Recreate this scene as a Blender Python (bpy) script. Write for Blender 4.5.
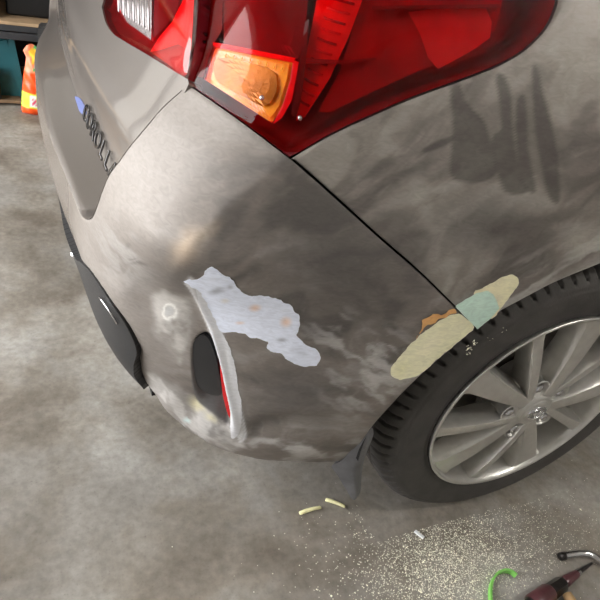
import bpy, bmesh, math, random
import numpy as np
from mathutils import Vector, Matrix
from mathutils.bvhtree import BVHTree

# ------------------------------------------------------------------ clear
for o in list(bpy.data.objects):
    bpy.data.objects.remove(o, do_unlink=True)
SC = bpy.context.scene
COL = SC.collection

# ------------------------------------------------------------------ camera
CAM = np.array([-0.0975932, -1.3777349, 1.0537287])
HEAD, PITCH, ROLL, FPX = 1.040755, 0.6263078, 0.2488187, 606.9
_f = np.array([math.cos(PITCH)*math.cos(HEAD), math.cos(PITCH)*math.sin(HEAD), -math.sin(PITCH)])
_r = np.array([math.sin(HEAD), -math.cos(HEAD), 0.0])
_u = np.cross(_r, _f)
RIGHT = math.cos(ROLL)*_r + math.sin(ROLL)*_u
UP = -math.sin(ROLL)*_r + math.cos(ROLL)*_u
FWD = _f
cam_data = bpy.data.cameras.new('camera')
cam_data.sensor_width = 36.0
cam_data.lens = 36.0*FPX/600.0
cam_data.clip_start = 0.02
cam = bpy.data.objects.new('camera', cam_data)
COL.objects.link(cam)
m = Matrix.Identity(4)
for i in range(3):
    m[i][0], m[i][1], m[i][2], m[i][3] = RIGHT[i], UP[i], -FWD[i], CAM[i]
cam.matrix_world = m
SC.camera = cam

# ------------------------------------------------------------------ world, light, exposure
world = bpy.data.worlds.new('World')
SC.world = world
world.use_nodes = True
bg = world.node_tree.nodes['Background']
bg.inputs[0].default_value = (0.98, 0.985, 0.985, 1)
bg.inputs[1].default_value = 4.2
SC.view_settings.view_transform = 'Standard'
SC.view_settings.look = 'None'
SC.view_settings.gamma = 1.0
SC.view_settings.use_curve_mapping = False
SC.view_settings.exposure = 1.2

# garage extents: door opening on the -X side (daylight comes in there)
GX0, GX1, GY0, GY1, GZ = -1.75, 4.6, -2.7, 1.95, 2.55
OPZ = 2.15
OPY0, OPY1 = -1.25, 1.8
pl = bpy.data.lights.new('daylight_portal', 'AREA')
pl.shape = 'RECTANGLE'
pl.size = OPY1 - OPY0
pl.size_y = OPZ
pl.cycles.is_portal = True
po = bpy.data.objects.new('daylight_portal', pl)
COL.objects.link(po)
po.location = (GX0 - 0.02, (OPY0+OPY1)/2, OPZ/2)
po.rotation_euler = (math.radians(90), 0, math.radians(-90))   # faces +X

# ------------------------------------------------------------------ pixel helpers
def ray(px, py):
    d = (px-300)/FPX*RIGHT - (py-300)/FPX*UP + FWD
    return d/np.linalg.norm(d)

def at(px, py, x=None, y=None, z=None):
    d = ray(px, py)
    k, v = [(i, v) for i, v in enumerate((x, y, z)) if v is not None][0]
    return CAM + d*(v-CAM[k])/d[k]

def proj(X):
    X = np.asarray(X, float).reshape(-1, 3) - CAM
    c = X @ FWD
    return np.stack([300+FPX*(X @ RIGHT)/c, 300-FPX*(X @ UP)/c], 1)

# ------------------------------------------------------------------ numeric helpers
def hermite(xs, ys):
    xs = np.asarray(xs, float); ys = np.asarray(ys, float)
    h = np.diff(xs); d = np.diff(ys)/h
    mm = np.zeros_like(ys); mm[0] = d[0]; mm[-1] = d[-1]
    for i in range(1, len(xs)-1):
        if d[i-1]*d[i] > 0:
            w1 = 2*h[i]+h[i-1]; w2 = h[i]+2*h[i-1]
            mm[i] = (w1+w2)/(w1/d[i-1]+w2/d[i])
    def f(x):
        x = np.clip(np.asarray(x, float), xs[0], xs[-1])
        i = np.clip(np.searchsorted(xs, x)-1, 0, len(xs)-2)
        t = (x-xs[i])/h[i]
        return ys[i]*(1+2*t)*(1-t)**2+h[i]*mm[i]*t*(1-t)**2+ys[i+1]*t*t*(3-2*t)+h[i]*mm[i+1]*t*t*(t-1)
    return f

def sm(a, b, x):
    t = np.clip((np.asarray(x, float)-a)/(b-a), 0, 1)
    return t*t*(3-2*t)

def polyline_nearest(P, L, closed=False):
    """distance and nearest point of points P (n,2) to polyline L, plus running parameter"""
    L = np.asarray(L, float)
    segs = [(L[i], L[i+1]) for i in range(len(L)-1)]
    if closed: segs.append((L[-1], L[0]))
    best = np.full(len(P), 1e9); near = np.zeros((len(P), 2)); par = np.zeros(len(P)); side = np.zeros(len(P))
    for i, (a, b) in enumerate(segs):
        ab = b-a; l2 = max(ab @ ab, 1e-18)
        t = np.clip(((P-a) @ ab)/l2, 0, 1)
        c = a+t[:, None]*ab
        d = np.hypot(P[:, 0]-c[:, 0], P[:, 1]-c[:, 1])
        k = d < best
        best[k] = d[k]; near[k] = c[k]; par[k] = (i+t[k])/len(segs)
        side[k] = np.sign(ab[0]*(P[k, 1]-a[1])-ab[1]*(P[k, 0]-a[0]))
    return best, near, par, side

def inside_poly(P, L):
    L = np.asarray(L, float); x, y = P[:, 0], P[:, 1]
    r = np.zeros(len(P), bool); j = len(L)-1
    for i in range(len(L)):
        xi, yi = L[i]; xj, yj = L[j]
        if yi != yj:
            c = ((yi > y) != (yj > y)) & (x < (xj-xi)*(y-yi)/(yj-yi)+xi)
            r ^= c
        j = i
    return r

def sdf(P, L):
    d = polyline_nearest(P, L, True)[0]
    return np.where(inside_poly(P, L), -d, d)

def pmask(P, L, soft=2.0):
    return 1-sm(-soft, soft, sdf(P, L))

def blob(P, cx, cy, rx, ry, ang=0.0, hard=0.0):
    a = math.radians(ang); dx = P[:, 0]-cx; dy = P[:, 1]-cy
    u = (dx*math.cos(a)+dy*math.sin(a))/rx; v = (-dx*math.sin(a)+dy*math.cos(a))/ry
    return 1-sm(hard, 1.0, np.hypot(u, v))

_rs = np.random.RandomState(7)
_LAT = _rs.rand(256, 256)
def vnoise(u, v):
    iu = np.floor(u).astype(int); iv = np.floor(v).astype(int)
    fu = u-iu; fv = v-iv
    fu = fu*fu*(3-2*fu); fv = fv*fv*(3-2*fv)
    g = lambda a, b: _LAT[a % 256, b % 256]
    return (g(iu, iv)*(1-fu)+g(iu+1, iv)*fu)*(1-fv)+(g(iu, iv+1)*(1-fu)+g(iu+1, iv+1)*fu)*fv
def fbm(u, v, o=4):
    s = 0; a = .5
    for k in range(o):
        s = s+a*vnoise(u*2**k+17*k, v*2**k+31*k); a *= .5
    return s/(1-.5**o)

def smooth_line(P, n=8, closed=False):
    """Catmull-Rom resampling of a pixel outline"""
    P = [np.array(p, float) for p in P]; out = []
    N = len(P); R = range(N if closed else N-1)
    for i in R:
        if closed: p0, p1, p2, p3 = P[i-1], P[i], P[(i+1) % N], P[(i+2) % N]
        else: p0, p1, p2, p3 = P[max(i-1, 0)], P[i], P[i+1], P[min(i+2, N-1)]
        for k in range(n):
            t = k/n
            out.append(.5*((2*p1)+(p2-p0)*t+(2*p0-5*p1+4*p2-p3)*t*t+(3*p1-p0-3*p2+p3)*t**3))
    if not closed: out.append(P[-1])
    return [tuple(p) for p in out]

def dense(P, step, closed=False):
    P = [np.array(p, float) for p in P]; out = []
    N = len(P)
    for i in range(N if closed else N-1):
        a, b = P[i], P[(i+1) % N]; n = max(1, int(np.linalg.norm(b-a)/step))
        out += [tuple(a+(b-a)*k/n) for k in range(n)]
    if not closed: out.append(tuple(P[-1]))
    return out

# ------------------------------------------------------------------ object helpers
def link(o, parent=None):
    COL.objects.link(o)
    if parent is not None: o.parent = parent
    return o

def mesh_obj(name, verts, faces, mat=None, parent=None, smooth=True, label=None):
    me = bpy.data.meshes.new(name)
    me.from_pydata([tuple(map(float, v)) for v in verts], [], [tuple(map(int, f)) for f in faces])
    me.update()
    if smooth: me.shade_smooth()
    if mat: me.materials.append(mat)
    o = bpy.data.objects.new(name, me)
    link(o, parent)
    if label: o['label'] = label
    return o

def bm_obj(name, bm, mat=None, parent=None, smooth=True, label=None, bevel=0, seg=2):
    bmesh.ops.recalc_face_normals(bm, faces=bm.faces)
    me = bpy.data.meshes.new(name)
    bm.to_mesh(me); bm.free()
    if smooth: me.shade_smooth()
    if mat: me.materials.append(mat)
    o = bpy.data.objects.new(name, me)
    link(o, parent)
    if bevel:
        b = o.modifiers.new('bevel', 'BEVEL'); b.width = bevel; b.segments = seg; b.limit_method = 'ANGLE'
        b.harden_normals = False
        o.modifiers.new('wn', 'WEIGHTED_NORMAL')
    if label: o['label'] = label
    return o

def empty(name, loc=(0, 0, 0), parent=None):
    o = bpy.data.objects.new(name, None); o.location = loc; o.empty_display_size = .1
    return link(o, parent)

def tag(o, label, cat, group=None, kind=None):
    o['label'] = label; o['category'] = cat
    if group: o['group'] = group
    if kind: o['kind'] = kind
    return o

def structure(o):
    o['kind'] = 'structure'
    return o

def box_bm(bm, x0, x1, y0, y1, z0, z1):
    v = [bm.verts.new(p) for p in ((x0,y0,z0),(x1,y0,z0),(x1,y1,z0),(x0,y1,z0),(x0,y0,z1),(x1,y0,z1),(x1,y1,z1),(x0,y1,z1))]
    for f in ((0,3,2,1),(4,5,6,7),(0,1,5,4),(1,2,6,5),(2,3,7,6),(3,0,4,7)): bm.faces.new([v[i] for i in f])

def box(name, x0, x1, y0, y1, z0, z1, mat, parent=None, bevel=0, label=None):
    bm = bmesh.new(); box_bm(bm, x0, x1, y0, y1, z0, z1)
    return bm_obj(name, bm, mat, parent, smooth=bevel > 0, bevel=bevel, label=label)

def color_attr(o, cols, name='tint'):
    a = o.data.color_attributes.new(name, 'FLOAT_COLOR', 'POINT')
    a.data.foreach_set('color', np.asarray(cols, np.float32).ravel())

# ------------------------------------------------------------------ materials
def srgb(r, g, b):
    f = lambda c: ((c/255+.055)/1.055)**2.4 if c > 10.3 else c/255/12.92
    return (f(r), f(g), f(b), 1)

def new_mat(name):
    mt = bpy.data.materials.new(name); mt.use_nodes = True
    nt = mt.node_tree; b = nt.nodes['Principled BSDF']
    return mt, nt, b

def simple(name, col, rough=.5, metal=0, coat=0, bump=0, bscale=200, var=0, vscale=30, spec=.5):
    mt, nt, b = new_mat(name)
    b.inputs['Base Color'].default_value = col
    b.inputs['Roughness'].default_value = rough
    b.inputs['Metallic'].default_value = metal
    b.inputs['Coat Weight'].default_value = coat
    b.inputs['Coat Roughness'].default_value = .04
    b.inputs['Specular IOR Level'].default_value = spec
    tc = nt.nodes.new('ShaderNodeTexCoord')
    if var:
        n = nt.nodes.new('ShaderNodeTexNoise'); n.inputs['Scale'].default_value = vscale; n.inputs['Detail'].default_value = 5
        mr = nt.nodes.new('ShaderNodeMapRange'); mr.inputs[1].default_value = .3; mr.inputs[2].default_value = .7
        mr.inputs[3].default_value = 1-var; mr.inputs[4].default_value = 1+var
        mx = nt.nodes.new('ShaderNodeVectorMath'); mx.operation = 'SCALE'
        mx.inputs[0].default_value = col[:3]
        nt.links.new(tc.outputs['Object'], n.inputs['Vector'])
        nt.links.new(n.outputs[0], mr.inputs[0]); nt.links.new(mr.outputs[0], mx.inputs['Scale'])
        nt.links.new(mx.outputs[0], b.inputs['Base Color'])
    if bump:
        n2 = nt.nodes.new('ShaderNodeTexNoise'); n2.inputs['Scale'].default_value = bscale; n2.inputs['Detail'].default_value = 4
        bp = nt.nodes.new('ShaderNodeBump'); bp.inputs['Strength'].default_value = bump; bp.inputs['Distance'].default_value = .002
        nt.links.new(tc.outputs['Object'], n2.inputs['Vector'])
        nt.links.new(n2.outputs[0], bp.inputs['Height']); nt.links.new(bp.outputs[0], b.inputs['Normal'])
    return mt

PAINT = srgb(131, 123, 117)
def paint_mat(name, sanded, metal=.3):
    """taupe metallic car paint; the sanded one reads its bare / dusty tint from the vertex colours"""
    mt, nt, b = new_mat(name)
    N = nt.nodes; L = nt.links
    tc = N.new('ShaderNodeTexCoord')
    if sanded:
        at_ = N.new('ShaderNodeAttribute'); at_.attribute_name = 'tint'
        # fine scratch mottling
        mp = N.new('ShaderNodeMapping'); mp.inputs['Scale'].default_value = (60, 60, 160); mp.inputs['Rotation'].default_value = (.4, .3, .6)
        n = N.new('ShaderNodeTexNoise'); n.inputs['Scale'].default_value = 1.0; n.inputs['Detail'].default_value = 6; n.inputs['Distortion'].default_value = 1.5
        L.new(tc.outputs['Object'], mp.inputs[0]); L.new(mp.outputs[0], n.inputs['Vector'])
        mr = N.new('ShaderNodeMapRange'); mr.inputs[1].default_value = .3; mr.inputs[2].default_value = .7; mr.inputs[3].default_value = .90; mr.inputs[4].default_value = 1.10
        L.new(n.outputs[0], mr.inputs[0])
        sc = N.new('ShaderNodeVectorMath'); sc.operation = 'SCALE'
        L.new(at_.outputs['Color'], sc.inputs[0]); L.new(mr.outputs[0], sc.inputs['Scale'])
        L.new(sc.outputs[0], b.inputs['Base Color'])
        L.new(at_.outputs['Alpha'], b.inputs['Roughness'])
        b.inputs['Metallic'].default_value = metal
        b.inputs['Coat Weight'].default_value = 0.10 if metal else 0.0
        b.inputs['Coat Roughness'].default_value = .28
        bp = N.new('ShaderNodeBump'); bp.inputs['Strength'].default_value = .05; bp.inputs['Distance'].default_value = .001
        L.new(n.outputs[0], bp.inputs['Height']); L.new(bp.outputs[0], b.inputs['Normal'])
    else:
        n = N.new('ShaderNodeTexNoise'); n.inputs['Scale'].default_value = 900; n.inputs['Detail'].default_value = 2
        mr = N.new('ShaderNodeMapRange'); mr.inputs[3].default_value = .85; mr.inputs[4].default_value = 1.15
        sc = N.new('ShaderNodeVectorMath'); sc.operation = 'SCALE'; sc.inputs[0].default_value = tuple(c*.72 for c in PAINT[:3])
        L.new(tc.outputs['Object'], n.inputs['Vector']); L.new(n.outputs[0], mr.inputs[0]); L.new(mr.outputs[0], sc.inputs['Scale'])
        L.new(sc.outputs[0], b.inputs['Base Color'])
        b.inputs['Metallic'].default_value = .35
        b.inputs['Roughness'].default_value = .38
        b.inputs['Coat Weight'].default_value = 1.0
        b.inputs['Coat Roughness'].default_value = .05
    return mt

def lens_mat(name, tint, rough=.03, refl=1.0):
    """thin clear / tinted plastic cover: tinted see-through with a glossy skin"""
    mt = bpy.data.materials.new(name); mt.use_nodes = True
    nt = mt.node_tree; N = nt.nodes; L = nt.links
    N.clear()
    out = N.new('ShaderNodeOutputMaterial'); mix = N.new('ShaderNodeMixShader')
    tr = N.new('ShaderNodeBsdfTransparent'); tr.inputs[0].default_value = tint
    gl = N.new('ShaderNodeBsdfGlossy'); gl.inputs['Roughness'].default_value = rough
    fr = N.new('ShaderNodeFresnel'); fr.inputs[0].default_value = 1.5
    mu = N.new('ShaderNodeMath'); mu.operation = 'MULTIPLY'; mu.inputs[1].default_value = refl
    tc = N.new('ShaderNodeTexCoord'); n = N.new('ShaderNodeTexNoise'); n.inputs['Scale'].default_value = 25
    bp = N.new('ShaderNodeBump'); bp.inputs['Strength'].default_value = .02
    L.new(tc.outputs['Object'], n.inputs['Vector']); L.new(n.outputs[0], bp.inputs['Height'])
    L.new(bp.outputs[0], gl.inputs['Normal'])
    L.new(fr.outputs[0], mu.inputs[0]); L.new(mu.outputs[0], mix.inputs[0]); L.new(tr.outputs[0], mix.inputs[1]); L.new(gl.outputs[0], mix.inputs[2])
    L.new(mix.outputs[0], out.inputs[0])
    return mt

M = dict(
    paint=paint_mat('gloss_paint', False),
    sanded=paint_mat('sanded_paint', True),
    putty=paint_mat('putty', True, 0.0),
    black=simple('black_plastic', srgb(38, 38, 40), .45, bump=.15, bscale=900),
    gap=simple('dark_cavity', srgb(14, 14, 15), .8, var=.2),
    rubber=simple('tyre_rubber', srgb(68, 65, 63), .75, bump=.25, bscale=350, var=.22, vscale=25),
    alloy=simple('silver_alloy', srgb(205, 203, 199), .32, metal=.75, var=.06, vscale=60),
    alloy_dark=simple('barrel_alloy', srgb(120, 114, 106), .5, metal=.5, var=.2, vscale=30),
    chrome=simple('chrome', srgb(215, 215, 218), .12, metal=1, var=.04),
    steel=simple('brake_steel', srgb(88, 82, 78), .45, metal=.7, var=.3, vscale=50),
    flap=simple('grey_flap', srgb(98, 98, 101), .45, var=.25, vscale=40),
    red=simple('red_reflector', srgb(205, 20, 30), .25, coat=.6, var=.15, vscale=120),
)

# ------------------------------------------------------------------ setting: garage shell
def concrete():
    mt, nt, b = new_mat('concrete'); N = nt.nodes; L = nt.links
    tc = N.new('ShaderNodeTexCoord')
    def noise(scale, detail, dist=0, loc=(0,0,0)):
        mp = N.new('ShaderNodeMapping'); mp.inputs['Location'].default_value = loc
        n = N.new('ShaderNodeTexNoise'); n.inputs['Scale'].default_value = scale; n.inputs['Detail'].default_value = detail
        n.inputs['Roughness'].default_value = .62; n.inputs['Distortion'].default_value = dist
        L.new(tc.outputs['Object'], mp.inputs[0]); L.new(mp.outputs[0], n.inputs['Vector'])
        return n
    def ramp(n, stops):
        r = N.new('ShaderNodeValToRGB'); e = r.color_ramp.elements
        e[0].position, e[0].color = stops[0]; e[1].position, e[1].color = stops[-1]
        for p, c in stops[1:-1]:
            k = e.new(p); k.color = c
        L.new(n.outputs[0], r.inputs[0]); return r
    def mixc(mode, fac, a, b_):
        x = N.new('ShaderNodeMix'); x.data_type = 'RGBA'; x.blend_type = mode
        if isinstance(fac, float): x.inputs[0].default_value = fac
        else: L.new(fac, x.inputs[0])
        L.new(a, x.inputs[6]); L.new(b_, x.inputs[7]); return x.outputs[2]
    base = ramp(noise(1.9, 9, .15), [(.33, srgb(124, 119, 112)), (.5, srgb(153, 148, 141)), (.66, srgb(190, 187, 182))])
    stain = ramp(noise(4.2, 10, .2, (3, 1, 0)), [(.33, (.48, .42, .36, 1)), (.46, (.80, .76, .70, 1)), (.60, (1, 1, 1, 1))])
    fine = ramp(noise(60, 6, 0), [(.3, (.76, .76, .76, 1)), (.7, (1.12, 1.12, 1.12, 1))])
    spk = ramp(noise(240, 2, 0), [(.26, (.5, .48, .46, 1)), (.33, (1, 1, 1, 1))])
    c = mixc('MULTIPLY', .9, base.outputs[0], stain.outputs[0])
    c = mixc('MULTIPLY', 1.0, c, fine.outputs[0])
    c = mixc('MULTIPLY', .6, c, spk.outputs[0])
    L.new(c, b.inputs['Base Color'])
    b.inputs['Roughness'].default_value = .62
    bp = N.new('ShaderNodeBump'); bp.inputs['Strength'].default_value = .12; bp.inputs['Distance'].default_value = .004
    L.new(fine.outputs[0], bp.inputs['Height']); L.new(bp.outputs[0], b.inputs['Normal'])
    return mt
M['concrete'] = concrete()
M['wall'] = simple('plaster', srgb(185, 182, 176), .8, var=.05, vscale=4, bump=.1, bscale=80)
M['block'] = simple('grey_block', srgb(172, 170, 166), .85, var=.12, vscale=5, bump=.2, bscale=60)
M['ceil'] = simple('ceiling_paint', srgb(215, 214, 210), .85, var=.03, vscale=3)
M['drive'] = simple('driveway', srgb(165, 162, 155), .85, var=.12, vscale=3)

structure(box('floor', GX0, GX1, GY0, GY1, -.12, 0, M['concrete']))
structure(box('wall_left', GX0, GX1, GY1, GY1+.12, 0, GZ, M['wall']))
structure(box('wall_right', GX0, GX1, GY0-.12, GY0, 0, GZ, M['block']))
structure(box('wall_back', GX1, GX1+.12, GY0-.12, GY1+.12, 0, GZ, M['wall']))
bm = bmesh.new()
box_bm(bm, GX0-.12, GX0, GY0-.12, OPY0, 0, GZ); box_bm(bm, GX0-.12, GX0, OPY1, GY1+.12, 0, GZ); box_bm(bm, GX0-.12, GX0, OPY0, OPY1, OPZ, GZ)
structure(bm_obj('wall_front', bm, M['wall'], smooth=False))
structure(box('ceiling', GX0-.12, GX1+.12, GY0-.12, GY1+.12, GZ, GZ+.12, M['ceil']))
structure(box('driveway', GX0-14, GX0, -12, 12, -.14, -.02, M['drive']))

# ------------------------------------------------------------------ car body surface
PL = [(-.046,.0),(-.040,-.25),(-.023,-.45),(-.011,-.58),(.010,-.668),(.055,-.735),(.12,-.79),(.21,-.835),(.33,-.868),(.48,-.888),(.75,-.893),(1.1,-.888),(1.7,-.88)]
_px = hermite(range(len(PL)), [p[0] for p in PL]); _py = hermite(range(len(PL)), [p[1] for p in PL])
PL2 = list(PL); PL2[4] = (.002, -.688); PL2[5] = (.033, -.770); PL2[6] = (.105, -.822); PL2[7] = (.203, -.845)
_px2 = hermite(range(len(PL)), [p[0] for p in PL2]); _py2 = hermite(range(len(PL)), [p[1] for p in PL2])
_rz = hermite([.16,.20,.26,.32,.40,.46,.5,.575,.6,.65,.70,.75,.80,.90,1.0,1.1],[.15,.115,.080,.052,.022,.006,0,0,.002,.012,.032,.066,.11,.17,.23,.29])
_sz = hermite([.16,.20,.26,.32,.40,.48,.575,.65,.70,.75,.80,.90,1.0,1.1],[.075,.05,.028,.012,.0,0,0,.006,.015,.024,.032,.058,.10,.15])
_s = np.linspace(0, 12, 4801)
_A = np.concatenate([[0], np.cumsum(np.hypot(np.diff(_px(_s)), np.diff(_py(_s))))])
AMAX = _A[-1]
def s_of(a): return np.interp(a, _A, _s)
def a_of(s): return np.interp(s, _s, _A)
def SB(a, z):
    """outer skin of the car body: a = run along the plan outline from the rear centre, z = height"""
    s = s_of(a); z = np.asarray(z, float)
    k = sm(.54, .66, z)
    hi = z > .5375
    w = sm(4.2, 7.6, s); ph = w*np.pi/2; o = (1-w)*_rz(z)+w*_sz(z)
    ox = np.where(hi, _rz(z), o*np.cos(ph)); oy = np.where(hi, _sz(z)*sm(2.5, 5.0, s), o*np.sin(ph))
    return np.stack([_px(s)*(1-k)+_px2(s)*k+ox, _py(s)*(1-k)+_py2(s)*k+oy, z+0*s], -1)
def a_at_x(x, z):
    """run at which the flank reaches x"""
    aa = np.linspace(a_of(6.5), AMAX, 3000); return float(np.interp(x, SB(aa, z)[:, 0], aa))

def TB(y, z):
    """tailgate skin"""
    y = np.asarray(y, float); z = np.asarray(z, float)
    x = .012+.30*(z-.6)+.07*y*y+.10*np.maximum(z-.8, 0)
    return np.stack([x, y, z], -1)

class Surf:
    def __init__(self, fn, a0, a1, z0, z1, na, nz, sgn):
        self.fn = fn; self.sgn = sgn
        self.aa = np.linspace(a0, a1, na); self.zz = np.linspace(z0, z1, nz); self.na = na; self.nz = nz
        g = fn(self.aa[:, None]+0*self.zz[None], self.zz[None]+0*self.aa[:, None])
        v = [Vector(p) for p in g.reshape(-1, 3)]
        f = [(i*nz+j, (i+1)*nz+j, (i+1)*nz+j+1, i*nz+j+1) for i in range(na-1) for j in range(nz-1)]
        self.bvh = BVHTree.FromPolygons(v, f)
    def hit(self, px, py):
        loc, n, idx, d = self.bvh.ray_cast(Vector(CAM), Vector(ray(px, py)))
        if loc is None: return None
        i = idx//(self.nz-1)
        lo, hi = self.aa[max(i-1, 0)], self.aa[min(i+2, self.na-1)]
        a = np.linspace(lo, hi, 40); p = self.fn(a, np.full(40, loc.z))
        k = int(np.argmin((p[:, 0]-loc.x)**2+(p[:, 1]-loc.y)**2))
        return (float(a[k]), float(loc.z))
    def line(self, P):
        r = [self.hit(*p) for p in P]
        return [p for p in r if p is not None]
    def normal(self, a, z):
        e = 1e-4
        t1 = self.fn(a+e, z)-self.fn(a-e, z); t2 = self.fn(a, z+e)-self.fn(a, z-e)
        n = np.cross(t1, t2)*self.sgn
        return n/np.linalg.norm(n, axis=-1, keepdims=True)
    def pos(self, a, z, d=0):
        a = np.asarray(a, float); z = np.asarray(z, float)
        return self.fn(a, z)+self.normal(a, z)*np.asarray(d)[..., None]

BODY = Surf(SB, 0, AMAX, .17, 1.1, 600, 300, -1)
GATE = Surf(TB, -.70, .70, .55, 1.1, 200, 120, -1)
# make sure normals point out of the car
if BODY.normal(np.array([a_of(10)]), np.array([.6]))[0, 1] > 0: BODY.sgn *= -1
if GATE.normal(np.array([0.]), np.array([.7]))[0, 0] > 0: GATE.sgn *= -1

def trim(surf, poly, cell, disp=None, flange=.012, base=0.0, flange_fn=None, sharp=True, roll=0.0):
    """grid on the surface clipped to an outline given in surface coordinates -> verts, faces, (a,z) of every vert, count of skin verts"""
    poly = np.asarray(poly, float)
    a0, z0 = poly.min(0)-cell; a1, z1 = poly.max(0)+cell
    na = max(3, int((a1-a0)/cell)+2); nz = max(3, int((z1-z0)/cell)+2)
    aa = a0+cell*np.arange(na); zz = z0+cell*np.arange(nz)
    G = np.stack(np.meshgrid(aa, zz, indexing='ij'), -1)
    C = (G[:-1, :-1]+G[1:, 1:])/2
    keep = inside_poly(C.reshape(-1, 2), poly).reshape(na-1, nz-1)
    kp = np.pad(keep, 1)
    cnt = kp[:-1, :-1].astype(int)+kp[1:, :-1]+kp[:-1, 1:]+kp[1:, 1:]
    used = cnt > 0; border = used & (cnt < 4)
    idx = -np.ones((na, nz), int); idx[used] = np.arange(used.sum())
    D = G[used].copy()
    bsel = border[used]
    d, near, _, _ = polyline_nearest(D[bsel], poly, True)
    D[bsel] = near
    I, J = np.nonzero(keep)
    F = np.stack([idx[I, J], idx[I+1, J], idx[I+1, J+1], idx[I, J+1]], 1)
    dv = np.full(len(D), base)
    if disp is not None: dv = dv+disp(D)
    dv[bsel] -= roll
    V = surf.pos(D[:, 0], D[:, 1], dv)
    n0 = len(V)
    if flange:
        E = {}
        for f in F[(bsel[F].sum(1) >= 2)]:
            for k in range(4):
                e = (int(f[k]), int(f[(k+1) % 4])); r = (e[1], e[0])
                if r in E: del E[r]
                else: E[e] = 1
        bv = sorted({i for e in E for i in e})
        mp = {b: n0+k for k, b in enumerate(bv)}
        bd = D[bv]
        inn = V[bv]-surf.normal(bd[:, 0], bd[:, 1])*flange
        if flange_fn is not None: inn = flange_fn(bd, V[bv], inn)
        if sharp:
            k_ = len(bv); V = np.concatenate([V, inn, V[bv]]); D = np.concatenate([D, bd, bd])
            F = [tuple(f) for f in F]+[(mp[b]+k_, mp[a]+k_, mp[a], mp[b]) for a, b in E]
        else:
            V = np.concatenate([V, inn]); D = np.concatenate([D, bd])
            F = [tuple(f) for f in F]+[(b, a, mp[a], mp[b]) for a, b in E]
    else:
        F = [tuple(f) for f in F]
    return V, F, D, n0

# ------------------------------------------------------------------ car
car = empty('car', (0.75, 0, 0))
tag(car, 'taupe grey hatchback car with sanded rear bumper corner under repair', 'car')
def cpart(name, verts, faces, mat, parent=None, smooth=True, label=None):
    """mesh in world coordinates put under the car or one of its parts (parts sit at the car origin)"""
    o = mesh_obj(name, np.asarray(verts)-np.array(car.location), faces, mat, parent or car, smooth, label)
    if parent is not None and parent is not car:
        pass
    return o
def to_car(o, parent=None):
    """re-parent an object whose mesh is in world coordinates"""
    o.parent = parent or car
    if parent is None or parent is car or True:
        for v in o.data.vertices: v.co = v.co-Vector(car.location)
    return o

# --- shared outlines (photo pixels laid on the body skin)
TIP = (290, 157); CORNER = (187, 82)
lamp_low = [TIP, (255, 130), (222, 106), CORNER]
lamp_right = [TIP, (330, 134), (375, 113), (412, 97), (450, 83), (480, 72), (505, 61), (527, 47), (545, 28), (554, 10), (557, -4), (558, -25), (552, -50)]
seam_px = [TIP, (320, 183), (352, 212), (383, 240), (415, 268), (445, 297), (476, 328)]
arch_px_lo = [(476, 328), (450, 350), (430, 367), (415, 381), (400, 396), (388, 409), (377, 421), (369, 431)]
arch_R = []
D_low = BODY.line(smooth_line(lamp_low, 6)); D_right = BODY.line(smooth_line(lamp_right, 5))
D_seam = BODY.line(smooth_line(seam_px, 6)); D_arch = BODY.line(smooth_line(arch_px_lo, 5))
A_CORNER = D_low[-1]
def off(line, d, closed=False):
    """shift an open (a,z) line sideways"""
    L = np.asarray(line, float); t = np.gradient(L, axis=0); n = np.stack([-t[:, 1], t[:, 0]], 1); n /= np.linalg.norm(n, axis=1, keepdims=True)+1e-12
    return [tuple(p) for p in L+n*d]

# ---- bumper outline in (a,z)
bulge = BODY.line([(183, 89), (166, 104), (150, 122), (134, 141), (120, 160), (109, 175)])
a_b = bulge[-1][0]
ledge_top = [(0.0, .570), (.2, .567), (.40, .561), (.50, .557), (.555, .560), (a_of(3.2), .582), (a_of(3.40), .615)]
tb_top = smooth_line(ledge_top+bulge[::-1], 4)
low_lamp = list(reversed(off(D_low, .0)))        # corner -> tip
bl = BODY.line([(345, 461), (318, 462), (290, 461), (262, 459), (240, 454), (215, 445), (192, 431)])
edge_p = [(a_of(4.62), .262), (a_of(4.25), .327), (a_of(4.45), .39), (a_of(4.62), .43), (a_of(4.38), .472), (a_of(3.86), .495), (a_of(3.16), .492), (a_of(2.5), .455), (a_of(1.8), .40), (.2, .36), (0, .355)]
a_end = D_arch[-1]
arch_low = [(a_end[0]+.001, .32), (a_end[0]+.004, .28), (a_end[0]+.004, .24)]
gapd = .0013
def inset_line(L, d): return off(L, d)
bump_poly = tb_top+inset_line(low_lamp, -.0018)[1:]+inset_line(D_seam, -gapd)[1:]+D_arch[1:]+arch_low+bl+smooth_line(edge_p, 6)
bump_poly = [tuple(p) for p in bump_poly]

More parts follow.
